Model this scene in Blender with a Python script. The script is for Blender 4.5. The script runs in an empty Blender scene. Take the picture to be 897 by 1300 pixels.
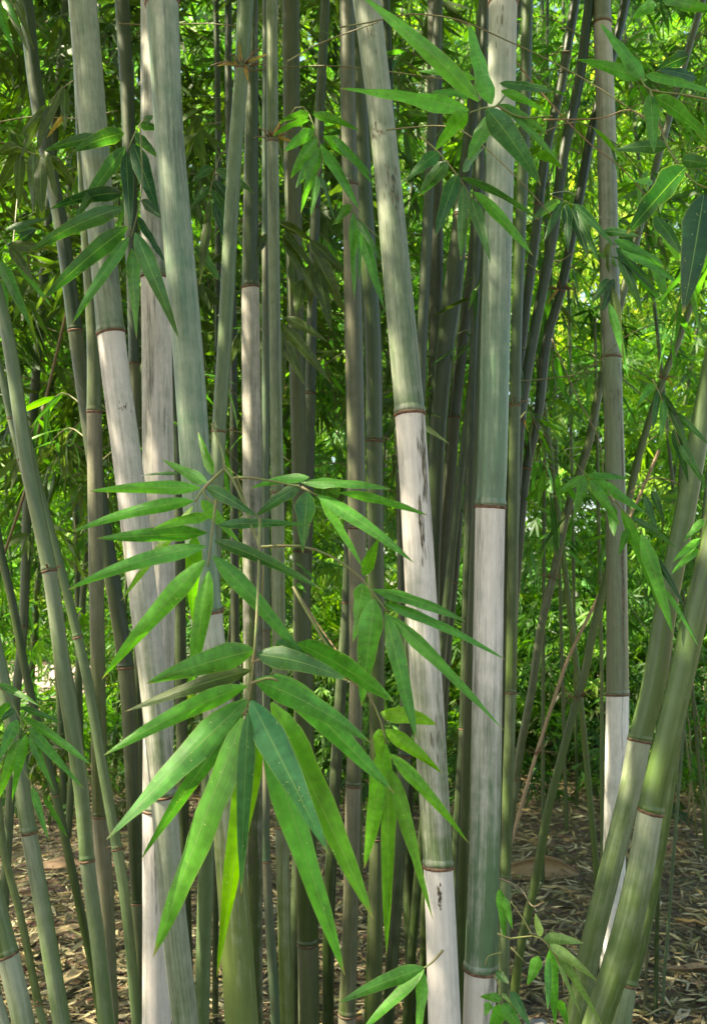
import bpy, math, random
import numpy as np
from mathutils import Vector, noise

random.seed(7)
rng = np.random.default_rng(7)
scene = bpy.context.scene
C = scene.collection

# ------------------------------------------------------------------ camera
F = 1250.0                      # focal length in photo pixels (897 x 1300)
CAM_Z = 1.5
PITCH = math.atan(120 / F)
cam = bpy.data.cameras.new("camera")
cam_o = bpy.data.objects.new("camera", cam)
C.objects.link(cam_o)
cam_o.location = (0, 0, CAM_Z)
cam_o.rotation_euler = (math.radians(90) + PITCH, 0, 0)
cam.sensor_fit = 'VERTICAL'
cam.sensor_height = 36
cam.lens = F / 1300 * 36
cam.clip_start = 0.05
cam.clip_end = 500
cam.dof.use_dof = True
cam.dof.focus_distance = 1.5
cam.dof.aperture_fstop = 14
scene.camera = cam_o

# ------------------------------------------------------------------ light
SUN_EL, SUN_AZ = 54.0, -104.0     # azimuth from +Y (view direction) towards +X, degrees
world = bpy.data.worlds.new("World")
scene.world = world
world.use_nodes = True
wn = world.node_tree
bg = wn.nodes['Background']
sky = wn.nodes.new('ShaderNodeTexSky')
sky.sky_type = 'NISHITA'
sky.sun_disc = False
sky.sun_elevation = math.radians(SUN_EL)
sky.sun_rotation = math.radians(SUN_AZ)
sky.dust_density = 2.0
wn.links.new(sky.outputs[0], bg.inputs[0])
bg.inputs[1].default_value = 0.10
sun = bpy.data.lights.new("sun", 'SUN')
sun.energy = 5.0
sun.angle = math.radians(0.5)
sun.color = (1.0, 0.95, 0.86)
sun_o = bpy.data.objects.new("sun", sun)
C.objects.link(sun_o)
el, az = math.radians(SUN_EL), math.radians(SUN_AZ)
to_sun = Vector((math.sin(az) * math.cos(el), math.cos(az) * math.cos(el), math.sin(el)))
sun_o.rotation_euler = to_sun.to_track_quat('Z', 'Y').to_euler()
sun_o.location = (-6, 8, 14)
scene.view_settings.view_transform = 'Standard'
scene.view_settings.look = 'None'
scene.view_settings.exposure = 2.36
scene.view_settings.use_white_balance = True      # camera balanced for open shade
scene.view_settings.white_balance_temperature = 8000
scene.view_settings.white_balance_tint = 5
scene.view_settings.gamma = 1.0

# ------------------------------------------------------------------ helpers
FW = Vector((0, math.cos(PITCH), math.sin(PITCH)))
UP = Vector((0, -math.sin(PITCH), math.cos(PITCH)))
RT = Vector((1, 0, 0))


def P(px, py, d, ly=0.0):
    """World point that the photo shows at (px, py), standing on the plane y = d + ly*(z-1.5)."""
    r = FW + RT * ((px - 448.5) / F) + UP * ((650 - py) / F)
    t = d / (r.y - ly * r.z)
    return Vector((r.x * t, r.y * t, CAM_Z + r.z * t)), t


def proj(p):
    v = Vector(p) - Vector((0, 0, CAM_Z))
    t = v.dot(FW)
    return 448.5 + F * v.x / t, 650 - F * v.dot(UP) / t


def link(name, data, parent=None):
    o = bpy.data.objects.new(name, data)
    C.objects.link(o)
    if parent is not None:
        o.parent = parent
    return o


def tag(o, label=None, cat=None, group=None, kind=None):
    if label: o['label'] = label
    if cat: o['category'] = cat
    if group: o['group'] = group
    if kind: o['kind'] = kind
    return o


def empty(name, loc, label, cat, group=None):
    o = bpy.data.objects.new(name, None)
    C.objects.link(o)
    o.location = loc
    o.empty_display_size = 0.1
    return tag(o, label, cat, group)


def mesh(name, verts, faces, mat=None, smooth=True):
    me = bpy.data.meshes.new(name)
    me.from_pydata([tuple(v) for v in verts], [], faces)
    if smooth:
        me.polygons.foreach_set('use_smooth', [True] * len(me.polygons))
    if mat: me.materials.append(mat)
    me.update()
    return me


def np_mesh(name, V, tris, mat, cols=None, smooth=False):
    """fast mesh from numpy arrays: V (n,3), tris (m,3)"""
    me = bpy.data.meshes.new(name)
    me.vertices.add(len(V))
    me.vertices.foreach_set('co', V.astype(np.float32).ravel())
    m = len(tris)
    me.loops.add(m * 3)
    me.loops.foreach_set('vertex_index', tris.astype(np.int32).ravel())
    me.polygons.add(m)
    me.polygons.foreach_set('loop_start', np.arange(0, m * 3, 3, dtype=np.int32))
    me.polygons.foreach_set('loop_total', np.full(m, 3, dtype=np.int32))
    if smooth:
        me.polygons.foreach_set('use_smooth', np.ones(m, dtype=bool))
    if cols is not None:
        a = me.color_attributes.new('tint', 'FLOAT_COLOR', 'POINT')
        c4 = np.ones((len(V), 4), dtype=np.float32)
        c4[:, :3] = cols
        a.data.foreach_set('color', c4.ravel())
    me.materials.append(mat)
    me.update(calc_edges=True)
    me.validate()
    return me


# ------------------------------------------------------------------ materials
class NT:
    def __init__(self, name):
        self.m = bpy.data.materials.new(name)
        self.m.use_nodes = True
        self.t = self.m.node_tree
        self.t.nodes.clear()
        self.out = self.n('ShaderNodeOutputMaterial')

    def n(self, typ, **kw):
        nd = self.t.nodes.new(typ)
        for k, v in kw.items():
            if k.startswith('i_'):
                key = k[2:]
                nd.inputs[int(key) if key.isdigit() else key].default_value = v
            else:
                setattr(nd, k, v)
        return nd

    def l(self, a, b):
        self.t.links.new(a, b)

    def math(self, op, a, b=None, clamp=False, c=None):
        nd = self.n('ShaderNodeMath', operation=op, use_clamp=clamp)
        for i, v in enumerate((a, b, c)):
            if v is None: continue
            if isinstance(v, (int, float)): nd.inputs[i].default_value = v
            else: self.l(v, nd.inputs[i])
        return nd.outputs[0]

    def mix(self, fac, a, b, mode='MIX'):
        nd = self.n('ShaderNodeMix', data_type='RGBA', blend_type=mode)
        for i, v in ((0, fac), (6, a), (7, b)):
            if isinstance(v, (int, float)): nd.inputs[i].default_value = v
            elif isinstance(v, tuple): nd.inputs[i].default_value = (*v, 1)
            else: self.l(v, nd.inputs[i])
        return nd.outputs[2]

    def noise(self, vec, scale3, detail=3, rough=0.55, off=None):
        mp = self.n('ShaderNodeMapping')
        mp.inputs['Scale'].default_value = scale3
        self.l(vec, mp.inputs['Vector'])
        if off is not None: self.l(off, mp.inputs['Location'])
        nz = self.n('ShaderNodeTexNoise')
        nz.inputs['Scale'].default_value = 1
        nz.inputs['Detail'].default_value = detail
        nz.inputs['Roughness'].default_value = rough
        self.l(mp.outputs[0], nz.inputs['Vector'])
        return nz.outputs['Fac']

    def ramp(self, v, a, b, c=0.0, d=1.0):
        nd = self.n('ShaderNodeMapRange', clamp=True)
        nd.inputs[1].default_value = a
        nd.inputs[2].default_value = b
        nd.inputs[3].default_value = c
        nd.inputs[4].default_value = d
        self.l(v, nd.inputs[0])
        return nd.outputs[0]


def culm_material():
    k = NT('bamboo_culm_skin')
    tc = k.n('ShaderNodeAttribute', attribute_name='tc').outputs['Vector']
    tint = k.n('ShaderNodeAttribute', attribute_name='tint').outputs['Color']
    bloom = k.n('ShaderNodeAttribute', attribute_name='bloom').outputs['Color']
    wax = k.n('ShaderNodeAttribute', attribute_name='wax').outputs['Fac']
    fine = k.noise(tc, (700, 700, 5), 3, 0.6)
    streak = k.noise(tc, (130, 130, 1.3), 4, 0.65)
    patch = k.noise(tc, (24, 24, 1.5), 3, 0.55)
    band = k.noise(tc, (9, 9, 30), 2, 0.5)
    mott = k.noise(tc, (90, 90, 30), 4, 0.65)
    f = k.math('ADD', wax, k.math('MULTIPLY', k.math('SUBTRACT', patch, 0.5), 1.5))
    f = k.math('ADD', f, k.math('MULTIPLY', k.math('SUBTRACT', streak, 0.5), 0.8))
    f = k.math('ADD', f, k.math('MULTIPLY', k.math('SUBTRACT', fine, 0.5), 0.6))
    f = k.math('ADD', f, k.math('MULTIPLY', k.math('SUBTRACT', band, 0.5), 0.5))
    f = k.math('ADD', f, k.math('MULTIPLY', k.math('SUBTRACT', mott, 0.5), 0.6))
    # keep solid bloom solid right under a node
    f = k.math('MAXIMUM', f, k.math('MULTIPLY', k.math('SUBTRACT', wax, 0.70), 2.2))
    f = k.math('MULTIPLY', f, 1.0, clamp=True)
    col = k.mix(f, tint, bloom)
    # lengthwise grain lighter / darker
    g = k.math('MULTIPLY', k.ramp(streak, 0.3, 0.7, 0.89, 1.09), k.ramp(mott, 0.3, 0.7, 0.91, 1.07))
    col = k.mix(1.0, col, k.n('ShaderNodeCombineColor').outputs[0], 'MULTIPLY')
    cc = col.node.inputs[7].links[0].from_node
    for i in range(3): k.l(g, cc.inputs[i])
    # sooty mould smears and scuffs
    m1 = k.noise(tc, (75, 75, 5), 5, 0.7)
    m2 = k.noise(tc, (14, 14, 2.2), 2, 0.5)
    soot = k.math('MULTIPLY', k.ramp(m1, 0.49, 0.62), k.ramp(m2, 0.50, 0.62))
    col = k.mix(k.math('MULTIPLY', soot, 0.72), col, (0.05, 0.055, 0.035))
    sp = k.noise(tc, (260, 260, 260), 2, 0.5)
    col = k.mix(k.math('MULTIPLY', k.ramp(sp, 0.70, 0.76), 0.45), col, (0.07, 0.06, 0.04))
    scr = k.noise(tc, (60, 60, 420), 3, 0.6)
    col = k.mix(k.math('MULTIPLY', k.ramp(scr, 0.69, 0.74), k.ramp(m2, 0.52, 0.6)), col, (0.07, 0.065, 0.05))
    b = k.n('ShaderNodeBsdfPrincipled')
    k.l(col, b.inputs['Base Color'])
    k.l(k.ramp(f, 0, 1, 0.36, 0.68), b.inputs['Roughness'])
    b.inputs['Specular IOR Level'].default_value = 0.45
    bp = k.n('ShaderNodeBump')
    bp.inputs['Strength'].default_value = 0.25
    bp.inputs['Distance'].default_value = 0.002
    k.l(k.math('ADD', fine, streak), bp.inputs['Height'])
    k.l(bp.outputs[0], b.inputs['Normal'])
    k.l(b.outputs[0], k.out.inputs[0])
    return k.m


def ring_material():
    k = NT('node_scar')
    tc = k.n('ShaderNodeTexCoord').outputs['Object']
    info = k.n('ShaderNodeObjectInfo')
    a = k.noise(tc, (90, 90, 200), 4, 0.6)
    base = k.mix(k.ramp(a, 0.35, 0.65), (0.045, 0.026, 0.014), info.outputs['Color'])
    b = k.n('ShaderNodeBsdfPrincipled')
    k.l(base, b.inputs['Base Color'])
    b.inputs['Roughness'].default_value = 0.75
    bp = k.n('ShaderNodeBump', i_Strength=0.6, i_Distance=0.002)
    k.l(a, bp.inputs['Height'])
    k.l(bp.outputs[0], b.inputs['Normal'])
    k.l(b.outputs[0], k.out.inputs[0])
    return k.m


def leaf_material():
    k = NT('bamboo_leaf')
    uv = k.n('ShaderNodeUVMap', uv_map='UVMap').outputs[0]
    info = k.n('ShaderNodeObjectInfo')
    rnd = k.n('ShaderNodeCombineXYZ')
    for i, s in enumerate((7.3, 91.0, 33.0)):
        k.l(k.math('MULTIPLY', info.outputs['Random'], s), rnd.inputs[i])
    sep = k.n('ShaderNodeSeparateXYZ')
    k.l(uv, sep.inputs[0])
    u, v = sep.outputs[0], sep.outputs[1]
    au = k.math('ABSOLUTE', k.math('SUBTRACT', u, 0.5))
    col = info.outputs['Color']
    # cross bands, lengthwise veins
    cross = k.noise(uv, (1.6, 22, 1), 2, 0.5, rnd.outputs[0])
    vein = k.noise(uv, (60, 0.7, 1), 3, 0.7, rnd.outputs[0])
    big = k.noise(uv, (1.3, 3.5, 1), 3, 0.6, rnd.outputs[0])
    val = k.math('MULTIPLY', k.ramp(cross, 0.3, 0.7, 0.84, 1.18), k.ramp(vein, 0.3, 0.7, 0.84, 1.18))
    val = k.math('MULTIPLY', val, k.ramp(big, 0.3, 0.7, 0.75, 1.3))
    cc = k.n('ShaderNodeCombineColor')
    for i in range(3): k.l(val, cc.inputs[i])
    col = k.mix(1.0, col, cc.outputs[0], 'MULTIPLY')
    # pale midrib and margin
    rib = k.ramp(au, 0.008, 0.03, 0.65, 0.0)
    col = k.mix(rib, col, (0.20, 0.33, 0.10))
    edge = k.ramp(au, 0.455, 0.495, 0.0, 0.6)
    col = k.mix(edge, col, (0.22, 0.30, 0.08))
    tipd = k.math('MULTIPLY', k.ramp(v, 0.93, 0.99), k.ramp(k.noise(uv, (3, 3, 3), 2, 0.5, rnd.outputs[0]), 0.42, 0.5))
    col = k.mix(tipd, col, (0.30, 0.22, 0.09))
    # bite marks and pale specks
    mp = k.n('ShaderNodeMapping'); mp.inputs['Scale'].default_value = (6, 42, 1)
    k.l(uv, mp.inputs[0]); k.l(rnd.outputs[0], mp.inputs['Location'])
    vor = k.n('ShaderNodeTexVoronoi', feature='F1')
    vor.inputs['Scale'].default_value = 1.0
    k.l(mp.outputs[0], vor.inputs['Vector'])
    spot = k.ramp(vor.outputs['Distance'], 0.10, 0.16, 1.0, 0.0)
    msk = k.ramp(k.noise(uv, (3.0, 9, 1), 2, 0.5, rnd.outputs[0]), 0.55, 0.60)
    spk = k.math('MULTIPLY', spot, msk)
    col = k.mix(spk, col, (0.50, 0.52, 0.24))
    b = k.n('ShaderNodeBsdfPrincipled')
    k.l(col, b.inputs['Base Color'])
    k.l(k.ramp(big, 0.3, 0.7, 0.24, 0.46), b.inputs['Roughness'])
    b.inputs['Specular IOR Level'].default_value = 0.5
    bp = k.n('ShaderNodeBump', i_Strength=0.35, i_Distance=0.001)
    k.l(k.math('ADD', vein, k.math('MULTIPLY', cross, 0.6)), bp.inputs['Height'])
    k.l(bp.outputs[0], b.inputs['Normal'])
    tr = k.n('ShaderNodeBsdfTranslucent')
    k.l(k.mix(1.0, col, (1.55, 1.7, 0.6), 'MULTIPLY'), tr.inputs[0])
    mx = k.n('ShaderNodeMixShader'); mx.inputs[0].default_value = 0.46
    k.l(b.outputs[0], mx.inputs[1]); k.l(tr.outputs[0], mx.inputs[2])
    k.l(mx.outputs[0], k.out.inputs[0])
    return k.m


def cloud_material(name, trans=0.45, rough=0.5):
    k = NT(name)
    tint = k.n('ShaderNodeAttribute', attribute_name='tint').outputs['Color']
    b = k.n('ShaderNodeBsdfPrincipled')
    k.l(tint, b.inputs['Base Color'])
    b.inputs['Roughness'].default_value = rough
    b.inputs['Specular IOR Level'].default_value = 0.35
    if trans > 0:
        tr = k.n('ShaderNodeBsdfTranslucent')
        k.l(k.mix(1.0, tint, (1.55, 1.7, 0.6), 'MULTIPLY'), tr.inputs[0])
        mx = k.n('ShaderNodeMixShader'); mx.inputs[0].default_value = trans
        k.l(b.outputs[0], mx.inputs[1]); k.l(tr.outputs[0], mx.inputs[2])
        k.l(mx.outputs[0], k.out.inputs[0])
    else:
        k.l(b.outputs[0], k.out.inputs[0])
    return k.m


def twig_material():
    k = NT('twig_bark')
    info = k.n('ShaderNodeObjectInfo')
    tc = k.n('ShaderNodeTexCoord').outputs['Object']
    a = k.noise(tc, (60, 60, 60), 3, 0.6)
    col = k.mix(k.ramp(a, 0.35, 0.65), info.outputs['Color'], (0.16, 0.12, 0.055))
    b = k.n('ShaderNodeBsdfPrincipled')
    k.l(col, b.inputs['Base Color'])
    b.inputs['Roughness'].default_value = 0.55
    k.l(b.outputs[0], k.out.inputs[0])
    return k.m


def ground_material():
    k = NT('ground_litter_soil')
    tc = k.n('ShaderNodeTexCoord').outputs['Object']
    a = k.noise(tc, (3, 3, 3), 5, 0.6)
    c = k.noise(tc, (40, 40, 40), 5, 0.7)
    v = k.n('ShaderNodeTexVoronoi', feature='F1'); v.inputs['Scale'].default_value = 28
    k.l(tc, v.inputs['Vector'])
    col = k.mix(k.ramp(c, 0.3, 0.7), (0.035, 0.024, 0.014), (0.17, 0.12, 0.07))
    col = k.mix(k.ramp(a, 0.4, 0.7), col, (0.10, 0.07, 0.04))
    col = k.mix(0.35, col, v.outputs['Color'], 'SOFT_LIGHT')
    b = k.n('ShaderNodeBsdfPrincipled')
    k.l(col, b.inputs['Base Color']); b.inputs['Roughness'].default_value = 0.9
    bp = k.n('ShaderNodeBump', i_Strength=0.9, i_Distance=0.02)
    k.l(k.math('ADD', c, v.outputs['Distance']), bp.inputs['Height'])
    k.l(bp.outputs[0], b.inputs['Normal'])
    k.l(b.outputs[0], k.out.inputs[0])
    return k.m


def path_material():
    k = NT('pale_pink_gravel')
    tc = k.n('ShaderNodeTexCoord').outputs['Object']
    a = k.noise(tc, (5, 5, 5), 6, 0.7)
    col = k.mix(k.ramp(a, 0.3, 0.7), (0.24, 0.17, 0.14), (0.40, 0.31, 0.28))
    b = k.n('ShaderNodeBsdfPrincipled')
    k.l(col, b.inputs['Base Color']); b.inputs['Roughness'].default_value = 0.9
    k.l(b.outputs[0], k.out.inputs[0])
    return k.m


def sheath_material():
    k = NT('dry_sheath')
    info = k.n('ShaderNodeObjectInfo')
    uv = k.n('ShaderNodeUVMap', uv_map='UVMap').outputs[0]
    a = k.noise(uv, (26, 1.2, 1), 4, 0.7)
    c = k.noise(uv, (4, 4, 1), 4, 0.65)
    col = k.mix(k.ramp(a, 0.3, 0.7), info.outputs['Color'], (0.29, 0.205, 0.105))
    col = k.mix(k.math('MULTIPLY', k.ramp(c, 0.5, 0.7), 0.7), col, (0.08, 0.055, 0.035))
    b = k.n('ShaderNodeBsdfPrincipled')
    k.l(col, b.inputs['Base Color']); b.inputs['Roughness'].default_value = 0.6
    bp = k.n('ShaderNodeBump', i_Strength=0.5, i_Distance=0.003)
    k.l(a, bp.inputs['Height']); k.l(bp.outputs[0], b.inputs['Normal'])
    k.l(b.outputs[0], k.out.inputs[0])
    return k.m


def stone_material():
    k = NT('grey_stone')
    tc = k.n('ShaderNodeTexCoord').outputs['Object']
    a = k.noise(tc, (30, 30, 30), 6, 0.7)
    col = k.mix(k.ramp(a, 0.3, 0.7), (0.14, 0.14, 0.13), (0.34, 0.33, 0.31))
    b = k.n('ShaderNodeBsdfPrincipled')
    k.l(col, b.inputs['Base Color']); b.inputs['Roughness'].default_value = 0.85
    bp = k.n('ShaderNodeBump', i_Strength=0.7, i_Distance=0.01)
    k.l(a, bp.inputs['Height']); k.l(bp.outputs[0], b.inputs['Normal'])
    k.l(b.outputs[0], k.out.inputs[0])
    return k.m


M_CULM = culm_material()
M_RING = ring_material()
M_LEAF = leaf_material()
M_CLOUD = cloud_material('thicket_leaves')
M_LITTER = cloud_material('dry_leaf_litter', 0.0, 0.75)
M_TWIG = twig_material()
M_SHEATH = sheath_material()

# ------------------------------------------------------------------ the ground
GX, GY = 90, 110
xs = np.concatenate([np.linspace(-200, -8, 12), np.linspace(-7, 7, 90), np.linspace(8, 200, 12)])
ys = np.concatenate([np.linspace(-60, 1, 8), np.linspace(1.5, 16, 100), np.linspace(18, 300, 14)])


def gz(x, y):
    if not (-9 < x < 9 and 0 < y < 18): return 0.0
    n = noise.noise(Vector((x * 0.9, y * 0.9, 3.1))) * 0.05 + noise.noise(Vector((x * 4, y * 4, 1))) * 0.018
    return n - 0.02


gv = [(x, y, gz(x, y)) for y in ys for x in xs]
nx = len(xs)
gf = [(j * nx + i, j * nx + i + 1, (j + 1) * nx + i + 1, (j + 1) * nx + i) for j in range(len(ys) - 1) for i in range(nx - 1)]
tag(link('ground', mesh('ground', gv, gf, ground_material())), kind='structure')
pv, pf = [], []
for i in range(41):
    x = -60 + 3 * i
    for s in (0, 1):
        yy = 17.0 + 9 * s + 0.9 * math.sin(x * 0.21 + s) + 0.3 * math.sin(x * 0.9)
        pv.append((x, yy, 0.012))
    if i: pf.append((2 * i - 2, 2 * i, 2 * i + 1, 2 * i - 1))
tag(link('path', mesh('path', pv, pf, path_material())), kind='structure')

# ------------------------------------------------------------------ culms
PINK = (0.58, 0.53, 0.49)
PALE = (0.35, 0.36, 0.29)
GREY = (0.25, 0.275, 0.19)
GGRN = (0.17, 0.225, 0.125)
LILAC = (0.185, 0.17, 0.115)
G_MID = (0.080, 0.130, 0.048)
G_BLUE = (0.085, 0.155, 0.08)
G_OLIVE = (0.06, 0.092, 0.016)
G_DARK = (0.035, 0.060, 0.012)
G_GREY = (0.17, 0.20, 0.12)
G_LIVE = (0.058, 0.105, 0.022)
BROWN = (0.20, 0.11, 0.05)


def hermite(zs, vs, q):
    """smooth interpolation of vs over increasing zs, linear outside"""
    n = len(zs)
    if n == 1: return vs[0]
    if q <= zs[0]: return vs[0] + (vs[1] - vs[0]) / (zs[1] - zs[0]) * (q - zs[0])
    if q >= zs[-1]: return vs[-1] + (vs[-1] - vs[-2]) / (zs[-1] - zs[-2]) * (q - zs[-1])
    i = max(k for k in range(n - 1) if zs[k] <= q)

    def sl(k):
        a, b = max(k - 1, 0), min(k + 1, n - 1)
        return (vs[b] - vs[a]) / (zs[b] - zs[a])
    h = zs[i + 1] - zs[i]
    t = (q - zs[i]) / h
    return ((2 * t ** 3 - 3 * t * t + 1) * vs[i] + (t ** 3 - 2 * t * t + t) * h * sl(i)
            + (-2 * t ** 3 + 3 * t * t) * vs[i + 1] + (t ** 3 - t * t) * h * sl(i + 1))


def lerp(tab, y):
    if y <= tab[0][0]: return tab[0][1]
    for (a, b), (c, d) in zip(tab, tab[1:]):
        if y <= c: return b + (d - b) * (y - a) / (c - a)
    return tab[-1][1]


def tube(path, rad, seg=6, cap=True):
    """verts, faces of a tube along world points"""
    V, Fc = [], []
    n = len(path)
    for i, p in enumerate(path):
        a, b = path[max(i - 1, 0)], path[min(i + 1, n - 1)]
        t = (Vector(b) - Vector(a)).normalized()
        ref = Vector((0, 1, 0)) if abs(t.y) < 0.9 else Vector((1, 0, 0))
        e1 = t.cross(ref).normalized(); e2 = t.cross(e1)
        r = rad(i / max(n - 1, 1)) if callable(rad) else rad
        for k in range(seg):
            an = 2 * math.pi * k / seg
            V.append(Vector(p) + (e1 * math.cos(an) + e2 * math.sin(an)) * r)
    for i in range(n - 1):
        for k in range(seg):
            k2 = (k + 1) % seg
            Fc.append((i * seg + k, i * seg + k2, (i + 1) * seg + k2, (i + 1) * seg + k))
    if cap:
        Fc.append(tuple(range(seg - 1, -1, -1)))
        Fc.append(tuple((n - 1) * seg + k for k in range(seg)))
    return V, Fc


def curve_pts(pts, n=14):
    """resample a polyline of Vectors with Catmull-Rom"""
    out = []
    m = len(pts)
    for i in range(m - 1):
        p0, p1, p2, p3 = pts[max(i - 1, 0)], pts[i], pts[i + 1], pts[min(i + 2, m - 1)]
        k = max(2, n // (m - 1))
        for j in range(k):
            t = j / k
            out.append(0.5 * ((2 * p1) + (p2 - p0) * t + (2 * p0 - 5 * p1 + 4 * p2 - p3) * t * t + (3 * p1 - p0 - 3 * p2 + p3) * t ** 3))
    out.append(pts[-1])
    return out


def skin_attrs(me, tcs, wx, tint, bloom):
    at = me.attributes.new('tc', 'FLOAT_VECTOR', 'POINT'); at.data.foreach_set('vector', np.array(tcs, dtype=np.float32).ravel())
    at = me.attributes.new('wax', 'FLOAT', 'POINT'); at.data.foreach_set('value', np.array(wx, dtype=np.float32))
    for nm, c in (('tint', tint), ('bloom', bloom)):
        at = me.attributes.new(nm, 'FLOAT_COLOR', 'POINT')
        at.data.foreach_set('color', np.tile(np.array([*c, 1], dtype=np.float32), len(tcs)))


def culm(label, pts, widths, nodes, d, tint=G_MID, bloom=PALE, hi=0.9, lo=0.2, ly=0.0, seg=20,
         ring=(0.19, 0.10, 0.05), name='bamboo_culm', ztop=6.8, group=None, waxes=None, spacing=None, pw=1.7, age=None):
    if d >= 2.6 and d < 5:      # inner culms older and dirtier, with their shade also put into the colour
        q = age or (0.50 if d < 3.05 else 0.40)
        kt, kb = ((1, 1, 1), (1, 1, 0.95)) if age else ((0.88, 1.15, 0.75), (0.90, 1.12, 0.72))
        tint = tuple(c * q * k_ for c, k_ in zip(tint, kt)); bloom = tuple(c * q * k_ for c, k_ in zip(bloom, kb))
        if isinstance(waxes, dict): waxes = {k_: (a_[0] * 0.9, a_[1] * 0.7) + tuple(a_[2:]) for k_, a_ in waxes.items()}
    wp, rr = [], []
    for px, py in pts:
        p, t = P(px, py, d, ly)
        wp.append((p, py, t))
    wp.sort(key=lambda a: a[0].z)
    zs = [a[0].z for a in wp]
    X = [a[0].x for a in wp]; Y = [a[0].y for a in wp]; PY = [a[1] for a in wp]
    tf = wp[0][2] / F
    slope_top = (X[-1] - X[-2]) / (zs[-1] - zs[-2])
    slope_bot = (X[1] - X[0]) / (zs[1] - zs[0])

    def axis(z):
        if z > zs[-1]:
            dz = z - zs[-1]
            return Vector((X[-1] + slope_top * dz * (1 + 0.06 * dz), Y[-1] + ly * dz, z))
        if z < zs[0]:
            dz = z - zs[0]
            return Vector((X[0] + slope_bot * dz * 0.8, Y[0] + ly * dz, z))
        return Vector((hermite(zs, X, z), hermite(zs, Y, z), z))

    def tang(z):
        return (axis(z + 0.01) - axis(z - 0.01)).normalized()

    def radius(z):
        if z > zs[-1]: py = -1e3
        elif z < zs[0]: py = 1e5
        else: py = hermite(zs, PY, z)
        w = lerp(widths, py) if isinstance(widths, list) else widths
        r = w / 2 * tf * tang(z).z
        if z > zs[-1]: r *= max(0.3, 1 - 0.10 * (z - zs[-1]))
        return r
    zb = gz(axis(0).x, axis(0).y) - 0.03
    # node heights: those of the photo, then on at the same spacing outside the frame
    nz = sorted([P(0, ny, d, ly)[0].z for ny in nodes])
    zlow, zhigh = P(0, 1310, d, ly)[0].z, P(0, -10, d, ly)[0].z
    sp = spacing or (np.mean(np.diff(nz)) if len(nz) > 1 else 0.75)
    sp = max(0.3, min(1.1, sp))
    inner = list(nz)
    z = inner[0] if inner else (zlow + sp * 0.3)
    while z - sp * 0.85 > 0.1:
        z -= sp * 0.85
        if z < zlow: nz.append(z)
    z = inner[-1] if inner else (zhigh - sp * 0.3)
    while z + sp < ztop:
        z += sp
        if z > zhigh: nz.append(z)
    nz = [zb] + sorted(nz) + [ztop]
    root = empty(name, axis(zb), label, 'bamboo culm', group)
    root_loc = Vector(root.location)
    for i in range(len(nz) - 1):
        z0, z1 = nz[i], nz[i + 1]
        L = z1 - z0
        if L < 0.01: continue
        offs = [0, 0.004, 0.010, 0.022, 0.05, 0.09]
        ss = [o for o in offs if o < L * 0.4] + list(np.arange(0.15, L - 0.12, 0.06)) + [L - o for o in reversed(offs) if o < L * 0.4]
        if z0 > zhigh + 0.3: ss = [0, 0.01, L / 2, L - 0.01, L]
        V, Fc, tcs, wx = [], [], [], []
        sg = seg if z0 < zhigh + 0.3 else max(8, seg // 2)
        last_in = (z1 > zlow)
        if isinstance(waxes, dict):
            key = sum(1 for q in inner if q >= z1 - 1e-4)   # 0 = internode above the first photo node
            w4 = tuple(waxes.get(key, (hi, lo)))
            h_, l_ = w4[:2]
            bl_ = w4[2] if len(w4) > 2 else bloom
            ti_ = w4[3] if len(w4) > 3 else tint
        else:
            h_, l_, bl_, ti_ = hi, lo, bloom, tint
        for s in ss:
            z = z0 + s
            p = axis(z); t = tang(z); r = radius(z)
            near0 = math.exp(-s / 0.012); near1 = math.exp(-(L - s) / 0.010)
            r *= 1 + 0.035 * near0 + 0.02 * near1 + 0.012 * math.sin(z * 9 + d * 7)
            ref = Vector((0, 1, 0))
            e1 = t.cross(ref).normalized(); e2 = t.cross(e1)
            tt = s / L
            w = l_ + (h_ - l_) * (tt ** pw)
            if s < 0.03: w *= 0.35
            w = w + 0.25 * h_ * math.exp(-(L - s) / 0.05)
            for k in range(sg):
                a = 2 * math.pi * k / sg
                V.append(p + (e1 * math.cos(a) + e2 * math.sin(a)) * r - root_loc)
                tcs.append((math.cos(a) * r + d * 3.1, math.sin(a) * r + X[0], z))
                wx.append(w)
        m = len(ss)
        for j in range(m - 1):
            for k in range(sg):
                k2 = (k + 1) % sg
                Fc.append((j * sg + k, j * sg + k2, (j + 1) * sg + k2, (j + 1) * sg + k))
        me = mesh('internode', V, Fc, M_CULM)
        skin_attrs(me, tcs, wx, ti_, bl_)
        link('internode', me, root)
        if i > 0:
            p = axis(z0); t = tang(z0); r = radius(z0)
            ref = Vector((0, 1, 0))
            e1 = t.cross(ref).normalized(); e2 = t.cross(e1)
            k_r = min(1.0, r / 0.03)
            prof = [(-0.0052, 0.985), (-0.0042, 1.045), (-0.0012, 1.11), (0.0010, 1.095), (0.0022, 1.03), (0.0032, 0.99)]
            V, Fc = [], []
            sgr = max(seg, 12)
            for (o, q) in prof:
                for k in range(sgr):
                    a = 2 * math.pi * k / sgr
                    jag = 0.04 * noise.noise(Vector((math.cos(a) * 3 + z0 * 5, math.sin(a) * 3 + d, o * 300)))
                    wob = 0.002 * k_r * math.sin(a + z0 * 20)
                    V.append(p + (e1 * math.cos(a) + e2 * math.sin(a)) * r * (q + jag) + t * (o * (0.45 + 0.55 * k_r) + wob) - root_loc)
            for j in range(len(prof) - 1):
                for k in range(sgr):
                    k2 = (k + 1) % sgr
                    Fc.append((j * sgr + k, j * sgr + k2, (j + 1) * sgr + k2, (j + 1) * sgr + k))
            ro = link('node_ring', mesh('node_ring', V, Fc, M_RING), root)
            ro.color = (*ring, 1)
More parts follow.
